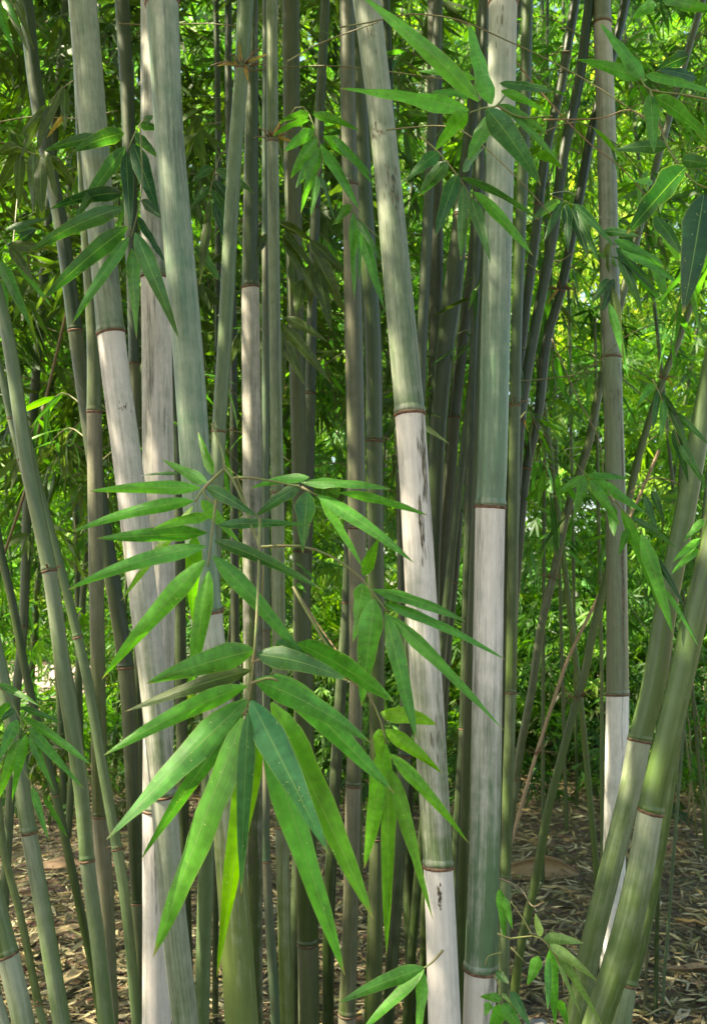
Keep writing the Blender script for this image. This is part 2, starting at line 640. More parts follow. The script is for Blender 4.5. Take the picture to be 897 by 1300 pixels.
            # the swollen green ridge just above the scar
            prof2 = [(0.0022, 0.99), (0.0045, 1.055), (0.0075, 1.085), (0.0110, 1.05), (0.019, 0.985)]
            V, Fc, tcs = [], [], []
            for (o, q) in prof2:
                for k in range(sgr):
                    a = 2 * math.pi * k / sgr
                    V.append(p + (e1 * math.cos(a) + e2 * math.sin(a)) * r * q + t * (o * (0.45 + 0.55 * k_r) + 0.002 * k_r * math.sin(a + z0 * 20)) - root_loc)
                    tcs.append((math.cos(a) * r + d * 3.1, math.sin(a) * r + X[0], z0 + o))
            for j in range(len(prof2) - 1):
                for k in range(sgr):
                    k2 = (k + 1) % sgr
                    Fc.append((j * sgr + k, j * sgr + k2, (j + 1) * sgr + k2, (j + 1) * sgr + k))
            me2 = mesh('node_ridge', V, Fc, M_CULM)
            skin_attrs(me2, tcs, [0.12] * len(V), tint, bloom)
            link('node_ridge', me2, root)
    return dict(root=root, axis=axis, radius=radius, tang=tang, nodes=nz)


CU = {}


def add(key, *a, **k):
    CU[key] = culm(*a, **k)


RB = (0.24, 0.12, 0.07)
RD = (0.10, 0.06, 0.03)
# --- the thick pale culms in front
add('A', 'thick grey-white culm leaning right, leftmost of the three thickest on the left', [(105, 0), (119, 169), (141, 423), (166, 616), (183, 769), (196, 880), (208, 1010), (219, 1150), (236, 1300)],
    [(0, 40), (400, 37), (650, 39), (1000, 34), (1300, 33)], [423, 1010], 2.2, G_MID, PINK, 0.95, 0.35, waxes={0: (0.75, 0.35, PALE), 1: (0.95, 0.4, PINK), 2: (0.85, 0.12, PALE)}, seg=28)
add('B', 'thick pink-white upright culm half hidden behind the grey-green culm on the left', [(197, 0), (198, 353), (199, 430), (201, 600), (203, 769), (200, 1029), (199, 1300)],
    [(0, 40), (600, 41), (1029, 38), (1300, 36)], [353, 1029], 2.36, G_MID, PINK, 1.0, 0.5, waxes={0: (0.85, 0.5), 1: (1.0, 0.62), 2: (1.15, 0.9)}, seg=28, ring=RB)
add('C', 'thick grey-green culm with a node at the very top edge, upper left', [(206, 5), (215, 169), (238, 440), (249, 600), (262, 779), (279, 930), (297, 1150), (307, 1300)],
    [(0, 45), (169, 40), (440, 41), (779, 42), (930, 38), (1150, 40), (1300, 42)], [5, 779], 1.95, G_BLUE, PALE, 0.7, 0.3, waxes={0: (.6, .4), 1: (0.42, 0.05, PALE), 2: (1.0, -0.15, PALE, (0.095, 0.135, 0.035))}, seg=28, ring=RB)
add('K', 'thick whitish culm in the middle slanting to the lower right with black mould streaks', [(465, 0), (486, 169), (512, 440), (520, 526), (525, 600), (541, 870), (556, 1100), (564, 1300)],
    [(0, 38), (169, 36), (440, 39), (526, 40), (870, 42), (1100, 38), (1300, 41)], [526, 1100], 2.0, G_MID, PINK, 0.95, 0.35, waxes={0: (0.85, 0.3, PALE), 1: (1.4, 0.2, PINK), 2: (1.2, 1.0, PINK)}, seg=28, ring=RB)
add('L', 'thick upright culm right of centre, grey-green above and chalk white below its middle node', [(638, 0), (635, 169), (628, 440), (624, 600), (622, 643), (618, 870), (615, 1060), (610, 1230), (607, 1300)],
    [(0, 39), (300, 39), (600, 40), (870, 39), (1230, 42), (1300, 40)], [5, 643, 1230], 2.05, G_BLUE, PINK, 0.95, 0.3, waxes={0: (.8, .5), 1: (0.9, -0.05, PALE), 2: (1.55, -0.1, PINK), 3: (1.2, 1.0, PINK)}, seg=28, ring=RB)
add('M', 'grey upright culm on the right standing apart in front of the green thicket', [(763, 0), (765, 60), (769, 169), (775, 440), (780, 600), (783, 870), (781, 1000), (776, 1200)],
    [(0, 25), (300, 26), (600, 26), (870, 29), (1200, 29)], [30, 453, 882], 3.3, G_GREY, PALE, 0.9, 0.3, waxes={0: (.3, .1), 1: (0.9, 0.15, PALE), 2: (0.6, 0.15, GGRN), 3: (1.3, 0.9, (0.62, 0.60, 0.55))}, seg=24, ring=(0.18, 0.10, 0.05), age=0.75)
add('N2', 'thick green culm leaning right at the right edge with a whitish band under its node', [(935, 560), (902, 700), (884, 769), (862, 870), (843, 950), (825, 1030), (813, 1100), (790, 1200), (756, 1300)],
    [(500, 34), (870, 33), (1030, 33), (1200, 38), (1300, 36)], [1030], 2.0, G_LIVE, GGRN, 0.9, 0.12, waxes={0: (0.3, -0.05), 1: (1.0, 0.1, GREY)}, seg=26, pw=6)
add('N1', 'grey-green culm leaning right, left of the thick green one at the right edge', [(915, 400), (892, 520), (866, 665), (845, 769), (829, 870), (811, 940), (800, 1000), (775, 1100), (750, 1200), (729, 1300)],
    [(400, 24), (870, 31), (1000, 29), (1300, 29)], [940], 2.25, G_LIVE, GGRN, 0.85, 0.15, waxes={0: (0.5, 0.0), 1: (1.0, 0.1, GREY)}, seg=26, pw=5)
add('N3', 'green culm with a low ringed node standing behind the two leaning culms on the right', [(880, 780), (860, 900), (846, 1000), (830, 1100), (810, 1200), (796, 1250), (786, 1300)],
    [(800, 18), (1100, 22), (1250, 24), (1300, 28)], [1250], 2.45, G_LIVE, GGRN, 0.8, 0.05, seg=22, spacing=1.0, pw=5)
# --- medium culms
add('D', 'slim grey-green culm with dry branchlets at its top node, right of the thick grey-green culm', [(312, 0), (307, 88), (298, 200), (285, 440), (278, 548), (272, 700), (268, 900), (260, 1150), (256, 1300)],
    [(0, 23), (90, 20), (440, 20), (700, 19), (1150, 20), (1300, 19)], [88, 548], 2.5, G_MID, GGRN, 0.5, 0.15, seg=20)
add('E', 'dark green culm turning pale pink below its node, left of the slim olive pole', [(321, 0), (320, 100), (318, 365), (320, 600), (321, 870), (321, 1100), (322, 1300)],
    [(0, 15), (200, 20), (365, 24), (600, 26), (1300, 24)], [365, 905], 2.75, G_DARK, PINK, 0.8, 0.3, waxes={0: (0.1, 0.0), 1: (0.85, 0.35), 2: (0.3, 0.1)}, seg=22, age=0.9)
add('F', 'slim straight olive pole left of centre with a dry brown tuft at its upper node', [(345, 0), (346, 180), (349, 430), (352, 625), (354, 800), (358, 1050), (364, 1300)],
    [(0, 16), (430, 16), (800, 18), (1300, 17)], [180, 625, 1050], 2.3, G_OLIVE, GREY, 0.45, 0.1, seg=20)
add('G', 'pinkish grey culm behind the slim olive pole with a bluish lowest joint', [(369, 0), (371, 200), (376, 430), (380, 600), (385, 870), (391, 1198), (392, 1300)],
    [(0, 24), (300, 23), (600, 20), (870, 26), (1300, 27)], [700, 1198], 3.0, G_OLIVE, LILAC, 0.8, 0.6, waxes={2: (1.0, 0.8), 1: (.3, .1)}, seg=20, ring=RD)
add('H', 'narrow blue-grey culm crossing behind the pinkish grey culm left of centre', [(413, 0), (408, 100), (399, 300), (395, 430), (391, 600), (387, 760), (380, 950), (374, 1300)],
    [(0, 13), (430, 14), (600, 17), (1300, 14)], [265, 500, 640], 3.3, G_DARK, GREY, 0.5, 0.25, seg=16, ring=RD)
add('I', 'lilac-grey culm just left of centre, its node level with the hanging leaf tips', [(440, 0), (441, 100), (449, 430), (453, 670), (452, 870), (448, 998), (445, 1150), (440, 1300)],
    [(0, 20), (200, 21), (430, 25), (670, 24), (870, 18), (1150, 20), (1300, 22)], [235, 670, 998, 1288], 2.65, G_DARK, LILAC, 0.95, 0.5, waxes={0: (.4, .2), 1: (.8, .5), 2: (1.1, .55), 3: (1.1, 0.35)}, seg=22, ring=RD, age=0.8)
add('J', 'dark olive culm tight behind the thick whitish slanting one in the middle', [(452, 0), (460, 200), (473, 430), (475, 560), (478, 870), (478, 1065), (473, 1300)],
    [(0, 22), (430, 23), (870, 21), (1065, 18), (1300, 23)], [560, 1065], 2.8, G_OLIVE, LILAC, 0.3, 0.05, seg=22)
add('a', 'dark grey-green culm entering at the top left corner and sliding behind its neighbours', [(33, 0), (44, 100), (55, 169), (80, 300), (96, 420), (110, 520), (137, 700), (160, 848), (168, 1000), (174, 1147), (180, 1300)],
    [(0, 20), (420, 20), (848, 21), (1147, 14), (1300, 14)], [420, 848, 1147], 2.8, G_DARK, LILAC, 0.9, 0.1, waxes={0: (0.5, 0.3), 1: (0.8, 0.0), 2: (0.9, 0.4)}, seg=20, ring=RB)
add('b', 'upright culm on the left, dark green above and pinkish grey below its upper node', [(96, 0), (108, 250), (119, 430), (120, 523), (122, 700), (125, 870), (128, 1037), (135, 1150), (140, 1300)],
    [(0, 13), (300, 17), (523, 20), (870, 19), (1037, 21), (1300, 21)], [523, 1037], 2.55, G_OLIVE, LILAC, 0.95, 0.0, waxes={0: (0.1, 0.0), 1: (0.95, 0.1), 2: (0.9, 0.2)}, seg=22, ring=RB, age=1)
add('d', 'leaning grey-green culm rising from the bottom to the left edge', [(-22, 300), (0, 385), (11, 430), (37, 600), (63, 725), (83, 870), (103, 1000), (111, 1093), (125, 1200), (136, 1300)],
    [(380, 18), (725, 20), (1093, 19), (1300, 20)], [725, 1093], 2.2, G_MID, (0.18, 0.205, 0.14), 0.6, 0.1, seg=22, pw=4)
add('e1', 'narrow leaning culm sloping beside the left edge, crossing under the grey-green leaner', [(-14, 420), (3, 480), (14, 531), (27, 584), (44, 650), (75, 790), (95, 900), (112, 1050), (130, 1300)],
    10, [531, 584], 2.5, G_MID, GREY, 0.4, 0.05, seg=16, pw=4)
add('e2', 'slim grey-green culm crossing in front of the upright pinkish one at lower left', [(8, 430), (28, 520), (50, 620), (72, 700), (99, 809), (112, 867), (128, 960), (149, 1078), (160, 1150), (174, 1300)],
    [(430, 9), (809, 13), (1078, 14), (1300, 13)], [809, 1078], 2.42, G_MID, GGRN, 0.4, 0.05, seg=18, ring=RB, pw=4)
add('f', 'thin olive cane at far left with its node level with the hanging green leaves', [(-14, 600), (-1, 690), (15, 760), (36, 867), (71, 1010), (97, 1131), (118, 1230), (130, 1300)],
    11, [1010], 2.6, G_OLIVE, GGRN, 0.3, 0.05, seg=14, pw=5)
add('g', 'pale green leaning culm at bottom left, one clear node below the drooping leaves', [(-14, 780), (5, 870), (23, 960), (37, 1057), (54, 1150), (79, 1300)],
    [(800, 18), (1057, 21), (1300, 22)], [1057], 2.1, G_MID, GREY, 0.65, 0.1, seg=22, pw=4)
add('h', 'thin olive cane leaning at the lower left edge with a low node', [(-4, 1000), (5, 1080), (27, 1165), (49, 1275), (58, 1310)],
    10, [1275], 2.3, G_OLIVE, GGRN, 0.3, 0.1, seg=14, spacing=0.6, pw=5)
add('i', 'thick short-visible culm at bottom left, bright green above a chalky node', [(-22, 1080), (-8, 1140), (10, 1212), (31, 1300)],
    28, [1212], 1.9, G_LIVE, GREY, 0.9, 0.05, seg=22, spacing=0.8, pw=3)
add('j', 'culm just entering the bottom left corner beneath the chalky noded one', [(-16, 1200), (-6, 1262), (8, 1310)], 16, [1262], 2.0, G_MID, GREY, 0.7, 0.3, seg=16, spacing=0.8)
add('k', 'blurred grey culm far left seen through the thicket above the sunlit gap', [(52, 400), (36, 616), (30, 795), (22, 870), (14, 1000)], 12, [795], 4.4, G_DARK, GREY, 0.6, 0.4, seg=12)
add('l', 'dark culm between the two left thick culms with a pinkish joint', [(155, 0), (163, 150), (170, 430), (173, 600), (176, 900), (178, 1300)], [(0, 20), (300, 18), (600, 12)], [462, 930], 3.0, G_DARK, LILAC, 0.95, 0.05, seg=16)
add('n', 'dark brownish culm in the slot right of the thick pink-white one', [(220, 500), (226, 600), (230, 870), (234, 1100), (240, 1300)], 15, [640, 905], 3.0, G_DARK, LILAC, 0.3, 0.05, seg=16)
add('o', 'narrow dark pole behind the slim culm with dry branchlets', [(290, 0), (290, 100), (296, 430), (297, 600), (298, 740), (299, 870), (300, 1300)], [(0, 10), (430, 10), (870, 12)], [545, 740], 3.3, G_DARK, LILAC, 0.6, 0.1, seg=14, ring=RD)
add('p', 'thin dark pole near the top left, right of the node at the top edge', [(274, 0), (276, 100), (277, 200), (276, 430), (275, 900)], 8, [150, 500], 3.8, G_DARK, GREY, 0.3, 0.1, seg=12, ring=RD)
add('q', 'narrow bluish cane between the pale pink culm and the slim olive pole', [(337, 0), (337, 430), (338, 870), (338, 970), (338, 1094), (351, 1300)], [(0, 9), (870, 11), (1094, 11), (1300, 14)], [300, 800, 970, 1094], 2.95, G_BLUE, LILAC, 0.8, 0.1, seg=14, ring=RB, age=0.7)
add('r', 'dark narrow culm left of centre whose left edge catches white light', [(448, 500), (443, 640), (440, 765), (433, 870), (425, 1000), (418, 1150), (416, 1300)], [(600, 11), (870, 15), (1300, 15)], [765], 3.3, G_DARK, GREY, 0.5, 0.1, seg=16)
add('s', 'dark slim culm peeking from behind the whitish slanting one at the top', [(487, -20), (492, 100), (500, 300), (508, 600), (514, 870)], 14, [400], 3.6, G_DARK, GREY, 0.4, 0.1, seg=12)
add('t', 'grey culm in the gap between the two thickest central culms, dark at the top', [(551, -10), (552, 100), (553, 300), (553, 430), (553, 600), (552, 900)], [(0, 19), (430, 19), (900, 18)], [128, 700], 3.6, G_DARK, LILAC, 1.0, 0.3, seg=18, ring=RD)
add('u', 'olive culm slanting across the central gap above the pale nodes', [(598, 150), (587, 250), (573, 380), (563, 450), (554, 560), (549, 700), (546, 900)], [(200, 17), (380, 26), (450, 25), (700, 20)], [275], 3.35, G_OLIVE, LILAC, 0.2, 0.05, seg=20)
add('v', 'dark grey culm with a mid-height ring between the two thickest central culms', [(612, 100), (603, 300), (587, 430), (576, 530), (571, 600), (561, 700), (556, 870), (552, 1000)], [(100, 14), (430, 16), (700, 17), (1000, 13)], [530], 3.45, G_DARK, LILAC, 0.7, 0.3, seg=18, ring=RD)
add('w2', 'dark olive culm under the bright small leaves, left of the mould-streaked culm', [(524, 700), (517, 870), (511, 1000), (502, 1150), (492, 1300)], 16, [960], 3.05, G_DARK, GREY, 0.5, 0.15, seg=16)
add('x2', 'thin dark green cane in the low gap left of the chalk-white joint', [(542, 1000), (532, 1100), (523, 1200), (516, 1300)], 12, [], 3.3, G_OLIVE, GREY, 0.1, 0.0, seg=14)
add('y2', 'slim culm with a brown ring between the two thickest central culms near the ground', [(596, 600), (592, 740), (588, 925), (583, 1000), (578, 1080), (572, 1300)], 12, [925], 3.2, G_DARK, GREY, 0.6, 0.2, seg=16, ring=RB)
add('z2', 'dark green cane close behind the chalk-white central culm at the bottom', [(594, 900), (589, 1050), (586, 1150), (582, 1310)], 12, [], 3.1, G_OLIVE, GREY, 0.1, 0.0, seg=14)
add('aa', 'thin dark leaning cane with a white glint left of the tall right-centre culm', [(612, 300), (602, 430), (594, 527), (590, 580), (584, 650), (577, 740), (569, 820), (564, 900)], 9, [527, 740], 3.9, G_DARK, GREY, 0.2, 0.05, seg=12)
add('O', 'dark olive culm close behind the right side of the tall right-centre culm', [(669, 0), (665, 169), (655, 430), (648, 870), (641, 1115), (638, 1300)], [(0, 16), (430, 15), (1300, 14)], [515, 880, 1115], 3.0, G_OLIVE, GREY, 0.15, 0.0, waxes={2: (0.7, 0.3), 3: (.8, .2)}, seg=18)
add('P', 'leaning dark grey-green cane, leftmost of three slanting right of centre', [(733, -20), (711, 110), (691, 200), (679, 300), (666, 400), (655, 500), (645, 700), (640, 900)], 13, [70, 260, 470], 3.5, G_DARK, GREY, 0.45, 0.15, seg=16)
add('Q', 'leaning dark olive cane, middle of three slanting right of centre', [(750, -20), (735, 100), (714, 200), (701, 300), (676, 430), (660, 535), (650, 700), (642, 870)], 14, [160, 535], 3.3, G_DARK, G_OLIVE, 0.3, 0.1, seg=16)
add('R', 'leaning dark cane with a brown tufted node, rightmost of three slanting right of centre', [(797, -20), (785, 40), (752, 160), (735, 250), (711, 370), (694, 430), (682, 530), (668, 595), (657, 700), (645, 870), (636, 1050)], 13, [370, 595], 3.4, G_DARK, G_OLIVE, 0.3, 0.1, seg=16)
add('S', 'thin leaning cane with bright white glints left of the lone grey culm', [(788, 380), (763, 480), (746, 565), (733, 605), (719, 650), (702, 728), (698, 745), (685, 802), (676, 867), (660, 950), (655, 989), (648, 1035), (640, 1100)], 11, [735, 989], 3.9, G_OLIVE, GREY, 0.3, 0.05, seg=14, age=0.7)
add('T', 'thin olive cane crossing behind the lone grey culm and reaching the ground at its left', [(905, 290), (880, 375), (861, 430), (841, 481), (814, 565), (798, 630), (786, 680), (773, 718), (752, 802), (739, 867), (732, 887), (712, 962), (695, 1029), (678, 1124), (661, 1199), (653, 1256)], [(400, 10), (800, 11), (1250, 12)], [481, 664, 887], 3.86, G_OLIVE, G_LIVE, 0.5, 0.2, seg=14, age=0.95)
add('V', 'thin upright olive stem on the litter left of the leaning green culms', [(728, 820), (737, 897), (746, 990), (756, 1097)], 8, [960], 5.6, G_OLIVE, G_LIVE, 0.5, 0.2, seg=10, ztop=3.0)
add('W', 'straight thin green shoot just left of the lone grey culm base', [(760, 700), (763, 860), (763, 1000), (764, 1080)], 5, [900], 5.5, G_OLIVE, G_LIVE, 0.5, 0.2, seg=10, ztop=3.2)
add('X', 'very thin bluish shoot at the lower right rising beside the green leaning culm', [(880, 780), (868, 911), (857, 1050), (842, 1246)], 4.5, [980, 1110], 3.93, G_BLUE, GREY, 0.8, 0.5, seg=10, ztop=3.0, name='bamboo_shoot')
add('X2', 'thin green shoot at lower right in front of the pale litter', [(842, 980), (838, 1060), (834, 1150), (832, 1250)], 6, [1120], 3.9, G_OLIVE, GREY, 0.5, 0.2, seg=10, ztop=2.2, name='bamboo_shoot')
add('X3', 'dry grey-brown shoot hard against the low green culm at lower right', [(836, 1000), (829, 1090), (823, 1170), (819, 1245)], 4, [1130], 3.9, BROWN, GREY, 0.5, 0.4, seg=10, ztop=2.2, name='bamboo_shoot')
add('U', 'dry tan stalk slanting behind the thin olive cane right of centre', [(770, 730), (760, 755), (722, 833), (712, 860), (680, 958), (646, 1077), (640, 1095)], 5, [958], 5.0, (0.22, 0.14, 0.07), (0.35, 0.25, 0.15), 0.5, 0.4, seg=8, ztop=2.3, name='dry_stalk')
add('U2', 'orange-brown dead stalk slanting at the far left edge', [(60, 500), (46, 560), (33, 620), (5, 705), (-10, 750)], 4, [640], 3.4, (0.30, 0.14, 0.06), (0.40, 0.22, 0.12), 0.5, 0.4, seg=8, ztop=2.8, name='dry_stalk')

# thin stems standing deep in the thicket
FARG = 'thin dark stems deep in the background thicket'
for i in range(24):
    px = random.uniform(-20, 920)
    dd = random.uniform(5.5, 10.5)
    sl = random.uniform(-0.16, 0.2)
    if 590 < px < 650: px += 80
    culm('thin dark stem deep in the leafy background thicket', [(px + sl * 900, 50), (px + sl * 400, 500), (px, 900)], random.uniform(4, 9), [random.uniform(200, 500), random.uniform(550, 850)], dd,
         G_DARK, G_OLIVE, 0.4, 0.1, seg=8, ztop=min(9, 1.6 + dd * 0.7), group=FARG, name='thicket_stem', ly=random.uniform(-0.05, 0.05))

# ------------------------------------------------------------------ leaves
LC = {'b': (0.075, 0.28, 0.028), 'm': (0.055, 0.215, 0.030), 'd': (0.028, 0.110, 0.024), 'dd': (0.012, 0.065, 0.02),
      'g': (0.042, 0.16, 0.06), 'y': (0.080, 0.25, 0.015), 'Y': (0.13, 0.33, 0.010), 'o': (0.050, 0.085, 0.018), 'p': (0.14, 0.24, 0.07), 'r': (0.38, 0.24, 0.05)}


def leaf_mesh(b, t, wid, bend, roll, vdir, up_bias=None, n=12, wave=1.0):
    """leaf blade from b to t. verts relative to b"""
    b, t = Vector(b), Vector(t)
    ax = t - b
    L = ax.length
    side0 = ax.cross(vdir).normalized()
    ctrl = (b + t) / 2 + bend
    V, Fc, UV = [], [], []
    cols = [-1, -0.5, 0, 0.5, 1]
    ph = random.uniform(0, 6.28)
    ph2 = random.uniform(0, 6.28)
    for i in range(n + 1):
        s = i / n
        p = b * (1 - s) ** 2 + ctrl * 2 * s * (1 - s) + t * s * s
        tg = ((ctrl - b) * (1 - s) + (t - ctrl) * s).normalized()
        side = (side0 - tg * side0.dot(tg)).normalized()
        nor = side.cross(tg)
        ro = roll + 0.42 * math.sin(s * 2.4 + ph2)
        sd = side * math.cos(ro) + nor * math.sin(ro)
        nn = nor * math.cos(ro) - side * math.sin(ro)
        f = min(1.0, (s / 0.24 + 0.02)) ** 0.6 * max(0.0, 1 - s) ** 0.62 / 0.86
        f *= 1 - 0.25 * max(0, (s - 0.75) / 0.25)
        hw = wid / 2 * max(f, 0.015)
        for c in cols:
            lift = 0.22 * abs(c) * hw + wave * 0.12 * hw * c * c * math.sin(s * 17 + ph + c)
            V.append(p + sd * hw * c + nn * lift - b)
            UV.append((0.5 + c * 0.5, s))
    for i in range(n):
        for k in range(4):
            a = i * 5 + k
            Fc.append((a, a + 1, a + 6, a + 5))
    me = mesh('leaf', V, Fc, M_LEAF)
    uvl = me.uv_layers.new(name='UVMap')
    for lp in me.loops: uvl.data[lp.index].uv = UV[lp.vertex_index]
    return me


def add_leaf(parent, b, t, wid, col, bend=0.10, roll=None, n=12):
    b, t = Vector(b), Vector(t)
    L = (t - b).length
    view = ((b + t) / 2 - Vector((0, 0, CAM_Z))).normalized()
    bnd = Vector((0, 0, 1)) * L * bend * (1 - abs((t - b).normalized().z) * 0.7) + Vector((0, -1, 0)) * L * 0.05
    if roll is None: roll = random.uniform(-0.55, 0.55)
    me = leaf_mesh(b, t, wid / max(0.5, math.cos(roll)), bnd, roll, view, n=n)
    o = link('leaf', me, parent)
    o.location = b - Vector(parent.location)
    c = LC[col] if isinstance(col, str) else col
    j = random.uniform(0.85, 1.18)
    o.color = (c[0] * j * random.uniform(0.9, 1.1), c[1] * j, c[2] * j, 1)
    return o


def spray(label, d, reg, stems, leaves, name='leafy_branch', stem_col=(0.14, 0.20, 0.05), sr=0.0017, dj=0.05, group=None):
    """a leafy branch: stems and leaves measured in a crop of the photo (ox, oy, scale), standing at distance d"""
    ox, oy, s = reg
    W = lambda x, y, dd: P(ox + x / s, oy + y / s, dd)[0]
    root = empty(name, W(*stems[0][0][:2], d), label, 'bamboo branch', group)
    for st in stems:
        pts = [W(x, y, d + (q[0] if q else 0)) for x, y, *q in st]
        cp = curve_pts(pts, 12) if len(pts) > 2 else pts
        V, Fc = tube([p - Vector(root.location) for p in cp], lambda t: sr * (1 - 0.4 * t), 7)
        o = link('stem', mesh('stem', V, Fc, M_TWIG), root)
        o.color = (*stem_col, 1)
    for lf in leaves:
        bx, by, tx, ty, w, col = lf[:6]
        bend = lf[6] if len(lf) > 6 else 0.10
        dz = lf[7] if len(lf) > 7 else 0.0
        d0 = d + dz
        d1 = d0 + random.uniform(-dj, dj) * 0.8
        add_leaf(root, W(bx, by, d0), W(tx, ty, d1), w / s * d0 / F * 1.06, col, bend)
    return root


spray('foreground branch of long bright green leaves fanning left across the thick pale culms', 1.05, (80, 540, 3.588),
      [[(680, -10), (725, 120), (735, 195)], [(735, 195), (700, 230), (650, 275), (600, 350)], [(700, 330), (690, 400), (675, 520), (660, 645)], [(735, 195), (790, 280), (880, 520), (900, 600)], [(735, 195), (640, 300), (700, 360)]],
      [(625, 285, 120, 300, 62, 'b', .03), (595, 345, 40, 487, 62, 'b', .08), (680, 405, 405, 475, 60, 'y', .06), (655, 490, 155, 515, 75, 'm', 0), (650, 550, 20, 750, 75, 'm', .1),
       (645, 615, 178, 1155, 88, 'b', .06, -.03), (665, 665, 575, 1245, 85, 'b', .05, -.03), (600, 500, 590, 900, 75, 'y', .05, .05), (590, 370, 265, 800, 50, 'Y', .05, .06),
       (680, 225, 615, 30, 45, 'y', .05), (655, 260, 450, 155, 60, 'm', -.05), (525, 220, 355, 230, 18, 'd', .05, .02), (650, 280, 890, 420, 60, 'd', .06), (630, 340, 810, 540, 60, 'y', .05, .05),
       (705, 455, 1130, 455, 42, 'g', .04), (690, 525, 1180, 750, 65, 'd', .08, -.02), (685, 595, 1115, 1080, 80, 'm', .1, -.02)])
spray('branch with thin leaves arching right from the twig above the long foreground leaves', 1.12, (300, 560, 2.4917),
      [[(-20, 118), (60, 118), (205, 145)], [(205, 145), (260, 175)]],
      [(230, 115, 45, 150, 32, 'm', .1), (200, 140, 60, 240, 45, 'd', .1), (225, 160, 210, 355, 62, 'd', 0, -.02), (205, 130, 490, 152, 44, 'm', .06), (330, 165, 605, 235, 36, 'm', .06),
       (265, 175, 400, 400, 35, 'b', .08), (255, 170, 560, 385, 42, 'm', .1)])
spray('hanging branch of narrow green leaves in front of the mould-streaked middle culm', 1.1, (300, 560, 2.4917),
      [[(75, 335), (200, 332), (300, 365), (390, 430), (440, 490), (480, 545)]],
      [(400, 425, 450, 308, 42, 'y', 0), (400, 450, 368, 635, 62, 'b', 0), (435, 500, 395, 840, 80, 'm', 0, -.02), (470, 545, 570, 945, 60, 'm', .08), (430, 468, 725, 572, 45, 'm', .1),
       (470, 515, 850, 692, 38, 'm', .1), (480, 550, 845, 915, 40, 'b', .08)])
spray('thin branch end with small glowing yellow-green leaves left of the mould-streaked culm', 1.12, (420, 880, 3.096),
      [[(-150, -420), (-60, -260), (70, -60), (145, 5), (195, 110), (215, 200)]],
      [(195, 75, 415, 125, 72, 'Y', .12), (215, 145, 435, 315, 55, 'Y', .1), (235, 240, 540, 590, 50, 'y', .1), (190, 140, 190, 275, 48, 'Y', 0), (215, 200, 130, 690, 85, 'y', .0),
       (225, 300, 218, 1030, 60, 'y', 0), (240, 305, 400, 890, 55, 'y', .08)])
spray('small three-leaved branch tip low in the middle above the litter', 1.25, (420, 880, 3.096),
      [[(440, 1010), (400, 1055), (365, 1080)]],
      [(365, 1080, 30, 1217, 62, 'm', .08), (365, 1085, 110, 1340, 48, 'b', .08), (360, 1090, 335, 1400, 48, 'b', 0)])
spray('largest foreground branch, long drooping green leaves fanning from one stem at lower left', 0.98, (130, 800, 2.952),
      [[(590, -420, .06), (585, -200, .03), (575, 0), (565, 130), (545, 290)], [(560, 120), (640, 95), (660, 110)], [(555, 200), (620, 180), (660, 190)], [(545, 290), (520, 320)]],
      [(570, 75, 165, 200, 88, 'm', .05), (555, 150, 85, 305, 62, 'o', .05, .04), (540, 210, 5, 470, 76, 'b', .1), (540, 260, 15, 785, 98, 'm', .05, .02), (535, 285, 145, 860, 76, 'm', .05),
       (525, 330, 190, 1225, 140, 'b', .0, -.03), (545, 310, 520, 990, 66, 'g', 0, -.05), (585, 300, 430, 1300, 92, 'Y', 0, .05), (560, 330, 555, 560, 62, 'y', 0, .04),
       (577, 92, 922, 190, 78, 'd', .12), (730, 50, 1094, 272, 96, 'm', .12, .04), (650, 45, 800, 140, 60, 'd', .1, .05), (572, 187, 1004, 422, 92, 'm', .14),
       (645, 165, 1094, 612, 96, 'm', .06, .05), (557, 264, 848, 842, 112, 'g', .06, -.04), (632, 272, 1014, 1082, 126, 'y', .08, .02), (612, 382, 908, 1294, 112, 'b', .04, .05)])
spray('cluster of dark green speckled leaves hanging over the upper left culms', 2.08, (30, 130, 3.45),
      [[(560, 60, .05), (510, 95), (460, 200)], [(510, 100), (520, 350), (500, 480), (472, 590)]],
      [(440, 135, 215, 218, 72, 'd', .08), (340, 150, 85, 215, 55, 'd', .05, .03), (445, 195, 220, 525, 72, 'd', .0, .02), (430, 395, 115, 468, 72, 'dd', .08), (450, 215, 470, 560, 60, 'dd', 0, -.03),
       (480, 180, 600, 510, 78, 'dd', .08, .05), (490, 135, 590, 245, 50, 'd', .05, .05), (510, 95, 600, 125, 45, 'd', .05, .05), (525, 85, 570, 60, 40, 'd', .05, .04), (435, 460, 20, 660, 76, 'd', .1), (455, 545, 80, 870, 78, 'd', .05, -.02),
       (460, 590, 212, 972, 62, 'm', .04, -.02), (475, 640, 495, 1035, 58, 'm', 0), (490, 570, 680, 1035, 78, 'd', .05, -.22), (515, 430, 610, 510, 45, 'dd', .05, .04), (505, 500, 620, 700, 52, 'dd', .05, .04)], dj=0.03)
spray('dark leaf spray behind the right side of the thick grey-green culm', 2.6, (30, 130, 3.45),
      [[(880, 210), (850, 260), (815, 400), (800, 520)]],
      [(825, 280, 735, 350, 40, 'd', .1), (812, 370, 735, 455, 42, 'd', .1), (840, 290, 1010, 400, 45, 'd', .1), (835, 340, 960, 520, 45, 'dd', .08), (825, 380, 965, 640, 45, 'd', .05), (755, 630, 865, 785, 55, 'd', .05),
       (820, 430, 790, 680, 40, 'o', 0), (830, 440, 900, 640, 38, 'dd', 0), (810, 500, 770, 800, 45, 'o', 0)])
